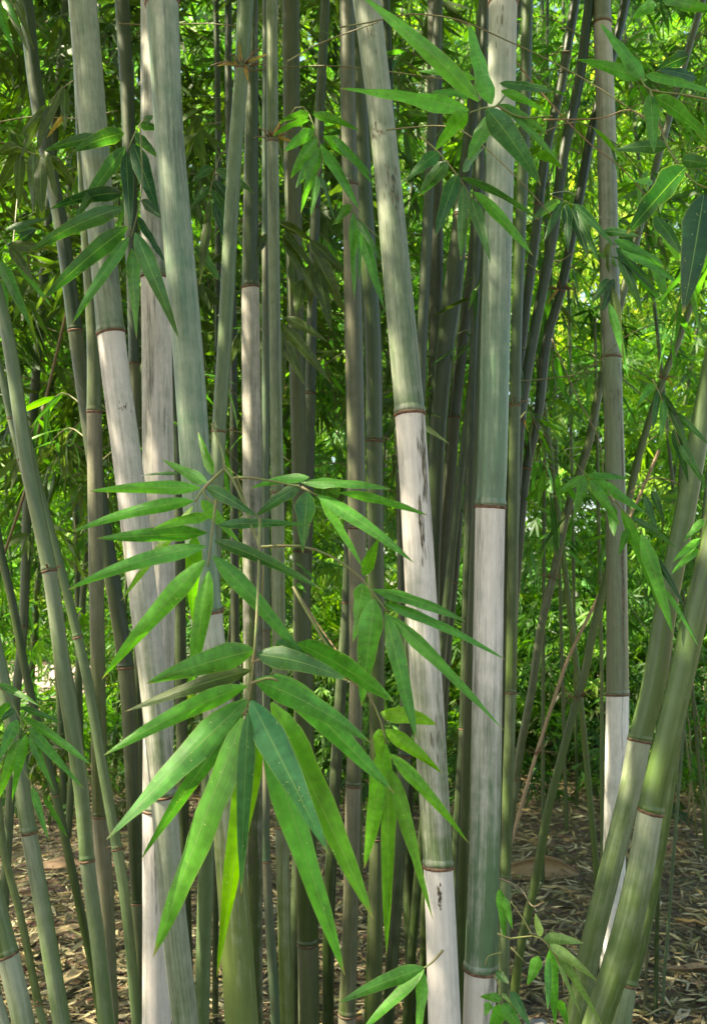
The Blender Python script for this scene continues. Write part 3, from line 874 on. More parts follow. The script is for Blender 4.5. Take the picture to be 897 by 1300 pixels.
spray('top central branch with large smooth green leaves in front of the tall right-centre culm', 1.3, (400, 0, 2.99),
      [[(740, 330, .1), (690, 400), (640, 410), (585, 428)], [(690, 400), (780, 445), (900, 440)]],
      [(620, 385, 165, -25, 72, 'b', .06, -.08), (668, 395, 582, 85, 92, 'b', 0), (582, 418, 90, 335, 74, 'b', .04), (605, 300, 385, 270, 38, 'm', .05, .04), (600, 360, 440, 350, 42, 'm', .05, .04),
       (578, 428, 455, 570, 86, 'b', .04, -.02), (662, 435, 578, 610, 76, 'm', .05), (650, 412, 855, 705, 98, 'g', .12, -.03), (700, 315, 905, 350, 52, 'd', .06), (695, 395, 880, 510, 42, 'm', .06),
       (705, 345, 895, 440, 36, 'm', .06), (720, 400, 940, 640, 32, 'm', .06), (840, 580, 935, 640, 40, 'y', .05)])
spray('fan of darker pointed leaves hanging below the top central branch', 1.75, (400, 0, 2.99),
      [[(400, 520), (470, 580), (545, 675), (600, 760)]],
      [(470, 575, 340, 690, 56, 'd', .1), (502, 610, 392, 745, 66, 'd', .06), (538, 660, 455, 900, 66, 'd', .03), (560, 700, 552, 990, 52, 'd', 0), (590, 750, 665, 1000, 46, 'd', .05),
       (555, 675, 850, 835, 36, 'd', .1), (600, 730, 825, 970, 52, 'm', .08), (560, 650, 640, 560, 40, 'd', .05)])
spray('top right branch of broad green leaves at the upper right corner', 1.35, (680, 0, 3.249),
      [[(760, 420), (600, 390), (470, 370), (430, 320)], [(470, 370), (540, 600), (640, 740), (720, 780)]],
      [(445, 330, 262, 95, 66, 'm', .04), (440, 325, 165, 245, 58, 'm', .02), (470, 385, 485, 630, 68, 'm', 0), (490, 400, 730, 590, 82, 'm', .08), (450, 310, 760, 395, 58, 'b', .06), (540, 605, 320, 620, 62, 'd', .06, .05),
       (615, 690, 375, 965, 134, 'dd', .06, -.08), (690, 800, 605, 1290, 134, 'dd', 0, -.12), (490, 890, 600, 1050, 62, 'd', .06), (510, 930, 590, 1080, 60, 'y', .05, .05), (630, 230, 480, 300, 66, 'dd', .05, .1),
       (660, 320, 500, 290, 60, 'dd', .05, .1), (490, 10, 395, 80, 60, 'm', .05), (560, 15, 770, 60, 52, 'b', .06), (520, -10, 640, 30, 50, 'm', .06), (600, 660, 740, 690, 60, 'd', .05), (480, 745, 400, 750, 42, 'y', .0, .1)])
spray('drooping leaf fan crossing the slanting dark canes right of centre', 2.4, (680, 0, 3.249),
      [[(179, 812, .95), (130, 790, .4), (60, 800), (110, 825), (160, 850)]],
      [(100, 830, -20, 910, 46, 'd', .1), (125, 840, 130, 1040, 46, 'dd', 0), (145, 860, 215, 1065, 48, 'dd', .05), (150, 840, 330, 1025, 42, 'd', .1), (165, 870, 262, 1090, 36, 'd', .05), (105, 835, 30, 1000, 36, 'd', .05)])
spray('drooping olive-green leaf fan hanging in front of the lone grey culm', 2.5, (680, 0, 3.249),
      [[(302, 900, .75), (240, 900, .3), (275, 970), (330, 1010)]],
      [(275, 955, 428, 975, 40, 'd', .08), (300, 1000, 300, 1130, 48, 'o', 0), (320, 990, 530, 1105, 46, 'm', .1), (330, 1020, 490, 1205, 50, 'd', .08), (340, 1045, 440, 1300, 46, 'd', .05), (350, 1030, 600, 1180, 42, 'm', .1),
       (320, 1150, 270, 1290, 46, 'dd', 0), (300, 1150, 230, 1250, 42, 'd', .05), (335, 1060, 560, 1290, 36, 'm', .08), (310, 1180, 360, 1500, 40, 'o', .03), (480, 1050, 540, 1260, 46, 'm', .0, .2), (300, 1250, 380, 1560, 36, 'm', .0)])
spray('light green leaf fan hanging in the upper middle over the blue-grey culm', 2.1, (320, 120, 3.61),
      [[(94, 217, .2), (200, 60, .1), (262, 92), (310, 230), (320, 300), (300, 380)]],
      [(265, 90, 120, 130, 38, 'm', .08), (260, 118, 95, 190, 46, 'm', .1), (285, 165, 145, 262, 62, 'b', .06), (295, 195, 175, 385, 62, 'b', .04), (270, 300, 200, 430, 46, 'm', .04), (310, 240, 222, 545, 52, 'b', 0),
       (300, 370, 268, 560, 46, 'm', 0), (315, 225, 490, 530, 52, 'm', .05), (330, 190, 550, 372, 56, 'm', .08), (280, 90, 492, 168, 42, 'm', .08), (370, 190, 565, 425, 42, 'b', .08), (315, 370, 380, 580, 22, 'd', 0)])
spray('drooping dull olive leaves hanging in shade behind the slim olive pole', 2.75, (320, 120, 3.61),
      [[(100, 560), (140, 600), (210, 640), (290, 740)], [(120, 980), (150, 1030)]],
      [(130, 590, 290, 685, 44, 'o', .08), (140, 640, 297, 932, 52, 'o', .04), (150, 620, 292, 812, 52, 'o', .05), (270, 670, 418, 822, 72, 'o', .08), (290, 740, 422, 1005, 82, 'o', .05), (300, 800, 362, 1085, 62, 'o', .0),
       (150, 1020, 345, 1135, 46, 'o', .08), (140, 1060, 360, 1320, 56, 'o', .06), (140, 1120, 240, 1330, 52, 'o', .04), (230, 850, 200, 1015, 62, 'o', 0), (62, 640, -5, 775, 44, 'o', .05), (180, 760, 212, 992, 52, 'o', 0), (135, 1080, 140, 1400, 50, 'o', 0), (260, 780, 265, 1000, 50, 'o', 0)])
spray('narrow hanging leaves against the dark olive culm left of centre', 2.2, (320, 120, 3.61),
      [[(440, 470), (500, 580), (590, 665)], [(360, 330), (440, 470)]],
      [(450, 505, 378, 592, 46, 'm', .05), (465, 540, 468, 942, 46, 'm', 0), (490, 600, 605, 985, 54, 'm', .05), (480, 570, 600, 780, 34, 'd', .05), (500, 600, 490, 860, 30, 'm', 0)])
spray('pale star-shaped leaf fan left of the lone grey culm at mid height', 2.5, (690, 560, 4.063),
      [[(200, 30, 1.4), (120, 40, .6), (110, 60), (170, 120), (215, 180)]],
      [(205, 180, 55, 285, 48, 'b', .06), (215, 190, 150, 412, 58, 'b', 0), (225, 175, 435, 195, 48, 'b', .06), (245, 200, 535, 382, 62, 'b', .08), (235, 200, 392, 440, 52, 'b', .04), (340, 330, 362, 492, 58, 'm', 0)])
spray('long hanging leaves with pale margins between the lone grey culm and the leaning ones', 2.0, (690, 560, 4.063),
      [[(406, 422, 1.8), (330, 260, .8), (350, 290), (400, 350), (500, 470), (620, 700)]],
      [(400, 350, 600, 870, 66, 'b', .05), (500, 480, 668, 1005, 74, 'b', .05, -.02), (430, 450, 383, 592, 38, 'm', 0), (450, 390, 685, 555, 32, 'd', .08), (560, 580, 722, 852, 38, 'dd', .08), (555, 255, 622, 432, 48, 'dd', .04, .5),
       (620, 760, 798, 1062, 26, 'b', .08), (520, 280, 588, 500, 42, 'd', .04, .5)])
spray('three small leaves pointing left beside the thick green leaning culm', 1.9, (690, 560, 4.063),
      [[(860, 350), (825, 400), (800, 560)]],
      [(822, 400, 720, 515, 48, 'm', .04), (805, 500, 660, 625, 44, 'b', .06), (795, 550, 655, 685, 44, 'b', .06)])
spray('dark strands of leaves hanging over the right edge at mid height', 2.1, (690, 560, 4.063),
      [[(560, -320), (650, -120), (700, 20)]],
      [(640, -180, 760, 90, 44, 'd', .06), (665, -60, 745, 225, 48, 'dd', .05), (700, 20, 845, 265, 44, 'd', .08), (600, -250, 720, -60, 40, 'dd', .05), (660, -150, 850, 20, 44, 'd', .1), (590, -260, 560, -60, 40, 'd', 0), (620, -220, 600, 0, 40, 'm', 0), (560, -300, 480, -180, 40, 'm', .05)])
spray('pale young leaves on a curling shoot near the ground at lower right', 1.9, (600, 1060, 4.485),
      [[(140, 560), (215, 590), (340, 575), (420, 620), (500, 760), (520, 900)], [(340, 575), (280, 470), (215, 380)], [(120, 800), (150, 870), (170, 960)], [(215, 640), (300, 730)], [(70, 740), (90, 690), (160, 670)]],
      [(380, 580, 355, 445, 52, 'p', 0), (400, 590, 628, 615, 64, 'p', .08), (435, 620, 703, 830, 58, 'p', .08), (470, 660, 732, 1082, 52, 'p', .08), (440, 650, 470, 1095, 62, 'b', 0), (375, 690, 310, 860, 58, 'b', 0),
       (150, 310, 180, 600, 58, 'm', .0), (175, 350, 225, 540, 42, 'm', .04), (165, 930, 38, 920, 48, 'b', .05), (90, 950, 65, 1035, 48, 'b', 0), (170, 960, 280, 1120, 84, 'b', .05), (165, 975, 95, 1130, 84, 'b', .0),
       (130, 780, 205, 845, 44, 'd', .05), (215, 890, 330, 1100, 52, 'd', .05), (480, 720, 612, 1020, 26, 'p', .05), (490, 940, 540, 1090, 46, 'b', .0), (430, 700, 425, 1000, 46, 'm', 0), (165, 900, 215, 960, 26, 'p', 0)])
spray('hanging green leaf fan at the left edge above the sunlit litter', 1.95, (0, 840, 5.0),
      [[(-30, 130), (50, 220), (110, 320), (160, 440)], [(160, 700), (210, 790), (280, 860)]],
      [(-10, 140, 260, 285, 44, 'm', .08), (130, 290, 395, 388, 38, 'd', .06), (150, 355, 583, 658, 64, 'm', .08), (185, 420, 535, 808, 64, 'm', .06), (190, 460, 352, 828, 54, 'm', .04), (168, 460, 78, 895, 64, 'b', 0),
       (110, 370, -5, 625, 74, 'm', .05), (125, 490, -5, 875, 84, 'b', .04), (205, 790, 312, 1135, 48, 'm', .04), (275, 860, 428, 1113, 48, 'm', .06), (60, 260, -50, 430, 64, 'm', .05), (140, 420, 60, 700, 54, 'd', 0), (95, 300, 0, 380, 50, 'd', .05)])
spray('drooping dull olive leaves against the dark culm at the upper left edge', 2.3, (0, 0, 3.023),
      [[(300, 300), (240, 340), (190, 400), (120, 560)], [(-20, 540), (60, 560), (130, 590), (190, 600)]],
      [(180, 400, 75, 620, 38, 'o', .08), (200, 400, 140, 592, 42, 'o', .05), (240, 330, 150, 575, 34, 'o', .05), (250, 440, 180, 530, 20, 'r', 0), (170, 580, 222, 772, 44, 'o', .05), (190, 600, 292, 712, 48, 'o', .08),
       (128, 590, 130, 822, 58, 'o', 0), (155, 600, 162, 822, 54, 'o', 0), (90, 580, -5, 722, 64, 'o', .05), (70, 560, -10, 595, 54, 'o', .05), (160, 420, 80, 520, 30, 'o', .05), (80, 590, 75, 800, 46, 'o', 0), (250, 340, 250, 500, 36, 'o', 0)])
spray('thin pale leaves trailing down from the top left corner', 2.2, (0, 0, 3.023),
      [[(-30, -60), (20, -20), (60, 30)]],
      [(60, 0, 132, 192, 28, 'o', .08), (30, 20, 112, 205, 28, 'o', .08), (10, -10, 80, 110, 30, 'm', .06), (0, 10, 30, 90, 44, 'm', .03), (60, -30, 100, 80, 30, 'o', .05), (-10, 30, 60, 210, 30, 'm', .05)])
spray('green leaves drooping at the left edge below the upper dull olive ones', 2.3, (0, 0, 3.023),
      [[(-30, 860), (0, 900), (40, 960), (60, 1000)]],
      [(0, 1000, 122, 1260, 48, 'm', .06), (40, 950, 130, 1080, 44, 'o', .08), (30, 940, 190, 960, 50, 'o', .06), (60, 890, 150, 880, 34, 'd', .05), (80, 920, 140, 880, 44, 'dd', .03), (20, 880, 190, 840, 28, 'd', .06), (10, 1080, 30, 1230, 40, 'm', 0), (60, 1000, 200, 1180, 30, 'm', .06)])

def mould(ck, marks):
    """streaky black mould: slivers lying on the culm skin, 0.3 mm proud"""
    c = CU[ck]; root = c['root']; rl = Vector(root.location)
    for mx_, my_, mw, mh, n in marks:
        # height and angle on the culm for that photo point
        zz = min((1.5 + k * 0.005 for k in range(-300, 400)), key=lambda q: abs(proj(c['axis'](q))[1] - my_))
        ax, r, t = c['axis'](zz), c['radius'](zz), c['tang'](zz)
        dist = (ax - Vector((0, 0, CAM_Z))).dot(FW)
        off = (mx_ - proj(ax)[0]) * dist / F / r
        a0 = math.asin(max(-0.95, min(0.95, off)))
        V, Fc = [], []
        for i in range(n):
            da = random.gauss(0, 0.4) * mw * dist / F / r / max(0.4, math.cos(a0))
            dz = random.gauss(0, 0.33) * mh * dist / F
            ln = mh * dist / F * random.uniform(0.1, 0.35); wd = random.uniform(0.0004, 0.0014)
            a = a0 + da
            o = len(V)
            for q in range(7):
                u = q / 6
                z_ = zz + dz + (u - 0.5) * ln
                p_, r_, t_ = c['axis'](z_), c['radius'](z_) * (1 + 0.012 * math.sin(0)) , c['tang'](z_)
                e1 = t_.cross(Vector((0, 1, 0))).normalized(); e2 = t_.cross(e1)
                hw = wd * math.sin(math.pi * (0.04 + 0.92 * u)) * random.uniform(0.6, 1.2) / r_
                for sg_ in (-1, 1):
                    aa = a + sg_ * hw
                    dirv = (-e1 * math.sin(-aa) if False else (Vector((1, 0, 0)) * math.sin(aa) + Vector((0, -1, 0)) * math.cos(aa)))
                    dirv = (dirv - t_ * dirv.dot(t_)).normalized()
                    V.append(p_ + dirv * (r_ * 1.018 + 0.0003) - rl)
            for q in range(6):
                Fc.append((o + 2 * q, o + 2 * q + 1, o + 2 * q + 3, o + 2 * q + 2))
        mo = link('mould_patch', mesh('mould_patch', V, Fc, M_TWIG), root)
        mo.color = (0.02, 0.022, 0.014, 1); mo['kind'] = 'stuff'


mould('K', [(477, 171, 12, 24, 34), (498, 242, 9, 46, 36), (469, 45, 8, 50, 12), (536, 590, 7, 90, 34), (534, 670, 5, 90, 22), (556, 1134, 3, 20, 40), (553, 930, 16, 70, 10)])
mould('M', [(787, 755, 2, 110, 60), (787, 590, 2, 90, 40), (779, 500, 10, 60, 20)])
mould('A', [(160, 523, 8, 14, 16)])
mould('L', [(634, 40, 16, 70, 9)])

# dry tufts of twigs and papery bracts at nodes
def tuft(ck, py, n=9, size=0.05, dry=2):
    c = CU[ck]; root = c['root']; rl = Vector(root.location)
    z = min(c['nodes'], key=lambda q: abs(proj(c['axis'](q))[1] - py))
    p = c['axis'](z) + Vector((0, 0, 0.006)); r = c['radius'](z)
    for i in range(n):
        a = random.uniform(-2.9, -0.2) if i % 3 else random.choice([-0.1, -3.0])
        dirv = Vector((math.cos(a), math.sin(a), random.uniform(-0.2, 0.9))).normalized()
        L = size * random.uniform(0.4, 1.6)
        b = p + Vector((math.cos(a), math.sin(a), 0)) * r * 0.9
        pts = [b, b + dirv * L * 0.5 + Vector((0, 0, 0.1 * L)), b + dirv * L + Vector((0, 0, -0.15 * L))]
        V, Fc = tube([q - rl for q in curve_pts(pts, 4)], lambda t: 0.0022 * (1 - 0.7 * t), 5)
        o = link('branchlet', mesh('branchlet', V, Fc, M_TWIG), root); o.color = (0.20, 0.085, 0.05, 1)
    for i in range(dry):
        a = random.uniform(-2.6, -0.5)
        b = p + Vector((math.cos(a), math.sin(a), 0)) * r
        t = b + Vector((math.cos(a) * 0.5, 0, random.uniform(-1, 0.8))).normalized() * size * random.uniform(1.0, 1.8)
        lo = add_leaf(root, b, t, size * 0.22, 'r', 0.1)
        lo.name = 'dry_bract'


tuft('D', 88, 12, 0.05, 4); tuft('F', 180, 12, 0.035, 3); tuft('I', 40, 5, 0.05, 0); tuft('R', 370, 14, 0.05, 1); tuft('Q', 535, 8, 0.03, 1)
tuft('T', 481, 10, 0.04, 1); tuft('T', 664, 8, 0.03, 0); tuft('T', 887, 8, 0.07, 0); tuft('S', 735, 6, 0.035, 0); tuft('U', 958, 8, 0.12, 0); tuft('J', 560, 3, 0.03, 0); tuft('d', 725, 4, 0.02, 0)
tuft('aa', 527, 5, 0.03, 0); tuft('O', 515, 5, 0.04, 0); tuft('C', 779, 4, 0.015, 0); tuft('N3', 1250, 2, 0.01, 0); tuft('e2', 1078, 2, 0.012, 0); tuft('h', 1275, 3, 0.02, 0)

# long bare twigs that cross the upper part of the picture
for lab, d, pts, col in [
    ('long arching bare olive twig crossing the top above the pointed green leaves', 1.7, [(430, 35), (470, 28), (520, 18), (580, 25), (640, 50), (700, 78), (760, 112), (830, 160)], (0.12, 0.14, 0.05)),
    ('straight olive twig running level across the upper middle behind the thick slanting culm', 2.5, [(300, 92), (370, 85), (430, 84), (500, 92), (560, 100), (620, 112)], (0.10, 0.13, 0.04)),
    ('thin twig slanting up from the upper middle to the top left of the slanting culm', 1.9, [(365, 78), (400, 58), (440, 42), (480, 28)], (0.14, 0.15, 0.06)),
    ('reddish bare twig slanting down across the canes at upper right', 2.2, [(640, 60), (680, 110), (740, 175), (790, 215), (830, 262)], (0.24, 0.12, 0.06)),
    ('pale twig stretching from the slanting middle culm toward the upper right leaves', 1.8, [(490, 165), (560, 160), (600, 175), (660, 230), (700, 275)], (0.16, 0.17, 0.07)),
    ('reddish twig curving up over the lone grey culm', 2.0, [(690, 152), (760, 150), (800, 140), (840, 165)], (0.24, 0.13, 0.07)),
    ('thin green twig arching across the right thicket at mid height', 3.0, [(645, 485), (700, 480), (745, 470), (790, 430), (830, 410)], (0.10, 0.14, 0.04)),
    ('thin drooping twig between the slanting canes and lone culm', 3.0, [(700, 430), (730, 500), (760, 560), (765, 610)], (0.16, 0.12, 0.06)),
    ('bare curved twig arching over the leaning culms at right', 2.3, [(800, 625), (825, 608), (850, 610), (880, 625), (893, 645)], (0.20, 0.14, 0.08)),
    ('level thin twig at the top left behind the grey-green culm', 2.6, [(150, 30), (200, 32), (260, 30), (310, 34)], (0.16, 0.15, 0.06)),
    ('pale thin twig slanting beside the upper left cluster', 2.5, [(0, 155), (45, 148), (100, 150), (150, 140)], (0.16, 0.17, 0.06)),
    ('thin curling green twig joining the two foreground branches', 1.05, [(300, 605), (312, 640), (328, 690), (334, 730), (327, 790), (318, 850)], (0.22, 0.24, 0.08)),
    ('thin reddish twig dropping from the foreground leaves to the small bright ones', 1.12, [(372, 745), (395, 780), (430, 830), (450, 856), (468, 885)], (0.28, 0.16, 0.07)),
    ('bare pale twig near the litter beside the right-centre culm', 2.3, [(634, 1115), (660, 1128), (675, 1150), (690, 1145)], (0.34, 0.26, 0.17)),
]:
    P3 = [P(x, y, d + 0.03 * math.sin(i * 1.7))[0] for i, (x, y) in enumerate(pts)]
    V, Fc = tube([q - P3[0] for q in curve_pts(P3, 24)], lambda t: 0.0016 * (1 - 0.35 * t) * (d / 1.7) ** 0.6, 7)
    o = link('bare_twig', mesh('bare_twig', V, Fc, M_TWIG))
    o.location = P3[0]
    o.color = (*col, 1)
    tag(o, lab, 'twig')

# side branches with leaves on the middle-distance culms: branch > leaf
proto = []
for i in range(8):
    L = 0.15 * random.uniform(0.8, 1.2)
    t = Vector((L, 0, -0.02 * random.random()))
    proto.append(leaf_mesh((0, 0, 0), t, L * random.uniform(0.10, 0.15), Vector((0, 0, 0.014)), random.uniform(-.3, .3), Vector((0, 0, 1)), n=5))


def side_branch(ck, z, az_, L, nl, cols, size=1.0, droop=0.5):
    c = CU[ck]; root = c['root']; rl = Vector(root.location)
    p0 = c['axis'](z)
    h = Vector((math.cos(az_), math.sin(az_), 0))
    pts = [p0, p0 + h * L * 0.4 + Vector((0, 0, 0.22 * L)), p0 + h * L * 0.8 + Vector((0, 0, (0.22 - droop * 0.4) * L)), p0 + h * L + Vector((0, 0, (0.2 - droop) * L))]
    cp = curve_pts(pts, 12)
    V, Fc = tube([q - p0 for q in cp], lambda t: 0.0026 * (1 - 0.6 * t), 5)
    br = link('branch', mesh('branch', V, Fc, M_TWIG), root)
    br.location = p0 - rl; br.color = (0.10, 0.13, 0.04, 1)
    for i in range(nl):
        s = 0.3 + 0.7 * (i + random.random()) / nl
        q = cp[min(len(cp) - 1, int(s * (len(cp) - 1)))] - p0
        o = link('leaf', random.choice(proto), br)
        o.location = q
        yaw = az_ + random.uniform(-1.3, 1.3)
        o.rotation_euler = (random.uniform(-0.7, 0.7), random.uniform(0.2, 1.35), yaw)
        k = size * random.uniform(0.7, 1.25)
        o.scale = (k, k, k)
        cc = LC[random.choice(cols)]; j = random.uniform(0.8, 1.2)
        o.color = (cc[0] * j, cc[1] * j, cc[2] * j, 1)


for ck, cnt in [('M', 5), ('P', 5), ('Q', 6), ('R', 8), ('S', 6), ('T', 9), ('O', 3), ('t', 5), ('u', 3), ('v', 4), ('H', 5), ('a', 5), ('l', 4), ('s', 3), ('k', 6), ('p', 4), ('aa', 4), ('V', 4), ('W', 4), ('G', 2), ('o', 2), ('N1', 3), ('r', 1)]:
    c = CU[ck]
    for i in range(cnt):
        zlo = 1.75 if ck not in 'VWk' else 1.1
        z = random.uniform(zlo, min(4.0, 1.5 + 0.62 * c['axis'](1.5).y))
        a = random.uniform(0.1, math.pi - 0.1) if random.random() < 0.75 else random.choice([random.uniform(-0.5, 0.1), random.uniform(3.0, 3.6)])
        side_branch(ck, z, a, random.uniform(0.25, 0.6), random.randint(7, 12), ['m', 'b', 'd', 'b', 'm'] if random.random() < .7 else ['o', 'd', 'y'], 1.0, random.uniform(0.3, 0.9))

# ------------------------------------------------------------------ thicket foliage (mass)
def blades(base, D, S, L, W, cols, name, mat, droop=0.12):
    """leaf blades, arrays of n: 6 verts, 4 triangles each"""
    n = len(base)
    N = np.cross(D, S)
    g = np.zeros((n, 3)); g[:, 2] = -1
    L_ = L[:, None]; W_ = W[:, None]
    v = np.empty((n, 6, 3))
    v[:, 0] = base
    m1 = base + D * L_ * 0.28 + N * W_ * 0.1
    m2 = base + D * L_ * 0.62 + g * L_ * droop * 0.4
    v[:, 1] = m1 + S * W_ * 0.5; v[:, 2] = m1 - S * W_ * 0.5
    v[:, 3] = m2 + S * W_ * 0.40; v[:, 4] = m2 - S * W_ * 0.40
    v[:, 5] = base + D * L_ + g * L_ * droop
    tr = np.array([[0, 2, 1], [1, 2, 4], [1, 4, 3], [3, 4, 5]])
    T = (np.arange(n) * 6)[:, None, None] + tr[None]
    c = np.repeat(cols, 6, axis=0)
    return np_mesh(name, v.reshape(-1, 3), T.reshape(-1, 3), mat, c)


def unit(a):
    return a / np.maximum(np.linalg.norm(a, axis=1, keepdims=True), 1e-9)


def foliage(name, label, nclump, xr, yr, zr, fans, lv, leafL, pal, keep, mat=M_CLOUD, arc=0.7, cat='foliage', wr=0.13, twig=False):
    B, D, S, LL, CC = [], [], [], [], []
    got = 0; tries = 0
    TV, TF = [], []
    while got < nclump and tries < nclump * 12:
        tries += 1
        y = random.uniform(*yr)
        x = random.uniform(xr[0], xr[1]) * y
        z = random.uniform(zr[0], zr[1](y) if callable(zr[1]) else zr[1])
        if not keep(x, y, z): continue
        got += 1
        a = random.uniform(0, 2 * math.pi)
        h = np.array([math.cos(a), math.sin(a), 0])
        L = arc * random.uniform(0.6, 1.3)
        dr = random.uniform(0.3, 1.1)
        ccol = np.array(random.choice(pal)) * random.uniform(0.75, 1.25)
        line = []
        for k in range(fans):
            s = k / max(fans - 1, 1)
            p = np.array([x, y, z]) + h * L * s + np.array([0, 0, L * (0.3 * s - dr * s * s)])
            line.append(Vector(p))
            p = p + rng.normal(0, 0.05, 3)
            n = lv
            # local frame of the fan: axis droops
            fa = h * 0.6 + np.array([rng.normal(0, .5), rng.normal(0, .5), -0.5 - 0.6 * s])
            fa /= np.linalg.norm(fa)
            q = np.cross(fa, np.array([0, 0, 1.0]) + rng.normal(0, .3, 3)); q /= np.linalg.norm(q)
            ang = np.linspace(-1.2, 1.2, n) + rng.normal(0, 0.15, n)
            d = np.cos(ang)[:, None] * fa + np.sin(ang)[:, None] * q + rng.normal(0, 0.15, (n, 3))
            d = unit(d)
            nn = np.cross(fa, q)
            s_ = unit(np.cross(d, nn[None] + rng.normal(0, 0.45, (n, 3))))
            B.append(p + fa * rng.uniform(-0.5, 0.3, n)[:, None] * leafL); D.append(d); S.append(s_)
            LL.append(leafL * rng.uniform(0.7, 1.3, n))
            CC.append(ccol * rng.uniform(0.8, 1.2, (n, 1)) * rng.uniform(0.93, 1.07, (n, 3)))
        if twig:
            V, Fc = tube(line, 0.0022, 3, False)
            o = len(TV); TV += V; TF += [tuple(i + o for i in f) for f in Fc]
    B = np.concatenate(B); D = np.concatenate(D); S = np.concatenate(S); LL = np.concatenate(LL); CC = np.concatenate(CC)
    me = blades(B, D, S, LL, LL * wr * rng.uniform(0.8, 1.2, len(LL)), CC, name, mat)
    o = link(name, me)
    tag(o, label, cat, kind='stuff')
    if twig:
        t = link('twigs', mesh('twigs', TV, TF, M_TWIG), o)
        t.color = (0.09, 0.10, 0.035, 1); t['kind'] = 'stuff'
    return o


PAL1 = [(0.06, 0.18, 0.02), (0.09, 0.23, 0.02), (0.035, 0.11, 0.02), (0.06, 0.17, 0.03), (0.10, 0.21, 0.02)]
PAL2 = [(0.09, 0.25, 0.03), (0.12, 0.29, 0.03), (0.05, 0.15, 0.03), (0.20, 0.36, 0.03), (0.16, 0.34, 0.03), (0.07, 0.22, 0.05), (0.03, 0.10, 0.02)]
PAL_SHADE = [(0.022, 0.07, 0.014), (0.03, 0.085, 0.016), (0.05, 0.08, 0.015)]  # dark greens put the undergrowth's shade into the leaf colour


def dens(x, y, z, f=0.8, th=0.0):
    return noise.noise(Vector((x * f, y * f, z * f))) > th


def window(px, py):
    """gaps of the photograph through which the sunlit path shows"""
    j = 26 * noise.noise(Vector((px * 0.03, py * 0.03, 0)))
    return ((px + j < 118 and 808 < py + j < 885) or (px + j > 872 and 845 < py + j < 890)) and random.random() < 0.82


def keep1(x, y, z):
    px, py = proj((x, y, z))
    if not (-120 < px < 1020 and -160 < py): return False
    if py > 700: return random.random() < 0.10 and not window(px, py)
    if 430 < px < 860 and py > 330: return random.random() < 0.4 and dens(x, y, z, 1.1, 0.0)
    return dens(x, y, z, 1.0, -0.12)


foliage('near_thicket_foliage', 'drooping bamboo leaves hanging in the middle distance behind the culms', 520, (-0.45, 0.45), (4.6, 7.5), (1.3, lambda y: 1.9 + 0.68 * y), 6, 8, 0.15, PAL1, keep1, twig=True, arc=0.8)


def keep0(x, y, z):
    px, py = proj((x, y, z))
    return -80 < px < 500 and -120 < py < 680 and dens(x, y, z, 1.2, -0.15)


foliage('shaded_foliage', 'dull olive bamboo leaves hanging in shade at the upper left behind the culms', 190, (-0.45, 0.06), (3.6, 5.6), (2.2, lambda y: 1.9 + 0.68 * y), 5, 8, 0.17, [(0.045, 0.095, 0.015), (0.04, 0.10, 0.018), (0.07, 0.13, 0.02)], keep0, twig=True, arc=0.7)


GAPS = [(250, 70, 45), (372, 72, 30), (640, 68, 34), (752, 60, 40), (395, 215, 26), (225, 215, 24), (690, 20, 30), (540, 205, 20), (270, 20, 25)]


def skygap(px, py):
    j = 18 * noise.noise(Vector((px * 0.05, py * 0.05, 4)))
    return any(math.hypot(px - a, py - b) + j < c for a, b, c in GAPS) and random.random() < 0.9


def keep2(x, y, z):
    px, py = proj((x, y, z))
    if not (-150 < px < 1050 and -200 < py): return False
    if window(px, py + 10) or skygap(px, py): return False
    if z < 0.15: return False
    if px < 420 and py < 450 and random.random() < 0.3: return False
    if 715 < px < 880 and 120 < py < 400 and random.random() < 0.45: return False
    return dens(x, y, z, 0.55, -0.28)


foliage('bamboo_thicket', 'bright green mass of sunlit bamboo leaves filling the background', 4200, (-0.45, 0.45), (8.8, 13.5), (0.2, lambda y: 2 + 0.66 * y), 6, 8, 0.15, PAL2, keep2, arc=0.9)


def keep3(x, y, z):
    px, py = proj((x, y, z))
    if not (-150 < px < 1050 and -200 < py): return False
    if window(px, py) or skygap(px, py): return False
    if 715 < px < 880 and 120 < py < 400 and random.random() < 0.6: return False
    if y < 28 and z < 1.0: return False
    return dens(x, y, z, 0.3, -0.12 if py < 420 else -0.5)


foliage('distant_trees', 'pale green distant tree foliage closing off the view behind the thicket', 2600, (-0.5, 0.5), (27, 38), (-0.2, lambda y: 2 + 0.68 * y), 5, 8, 0.60, PAL2, keep3, arc=2.4, wr=0.25)


def keepY(x, y, z):
    px, py = proj((x, y, z))
    return 690 < px < 900 and 60 < py < 430 and dens(x, y, z, 0.5, -0.2)


foliage('sunglow_tree', 'tree foliage tinted pale yellow-lime as sun glow behind the upper right leaves', 170, (0.15, 0.4), (17, 20), (6, 16), 6, 8, 0.26, [(0.34, 0.42, 0.07), (0.42, 0.46, 0.10), (0.22, 0.36, 0.05)], keepY, arc=1.2, wr=0.2)  # pale yellow palette puts the glow of sunlit leaves into the colour

# low leafy undergrowth on the ground
def keepu(x, y, z):
    px, py = proj((x, y, z))
    if y < 8.2 and (z > 0.75 or noise.noise(Vector((x * 1.1, y * 1.1, 5))) < (7.7 - y) * 0.3 - 0.05): return False
    return not window(px, py + 12) and not window(px, py - 12)


foliage('undergrowth', 'low leafy bamboo undergrowth at the edge of the litter', 2400, (-0.45, 0.45), (6.9, 14), (0.08, 1.6), 5, 8, 0.13, PAL_SHADE + PAL1[:3], keepu, arc=0.5)

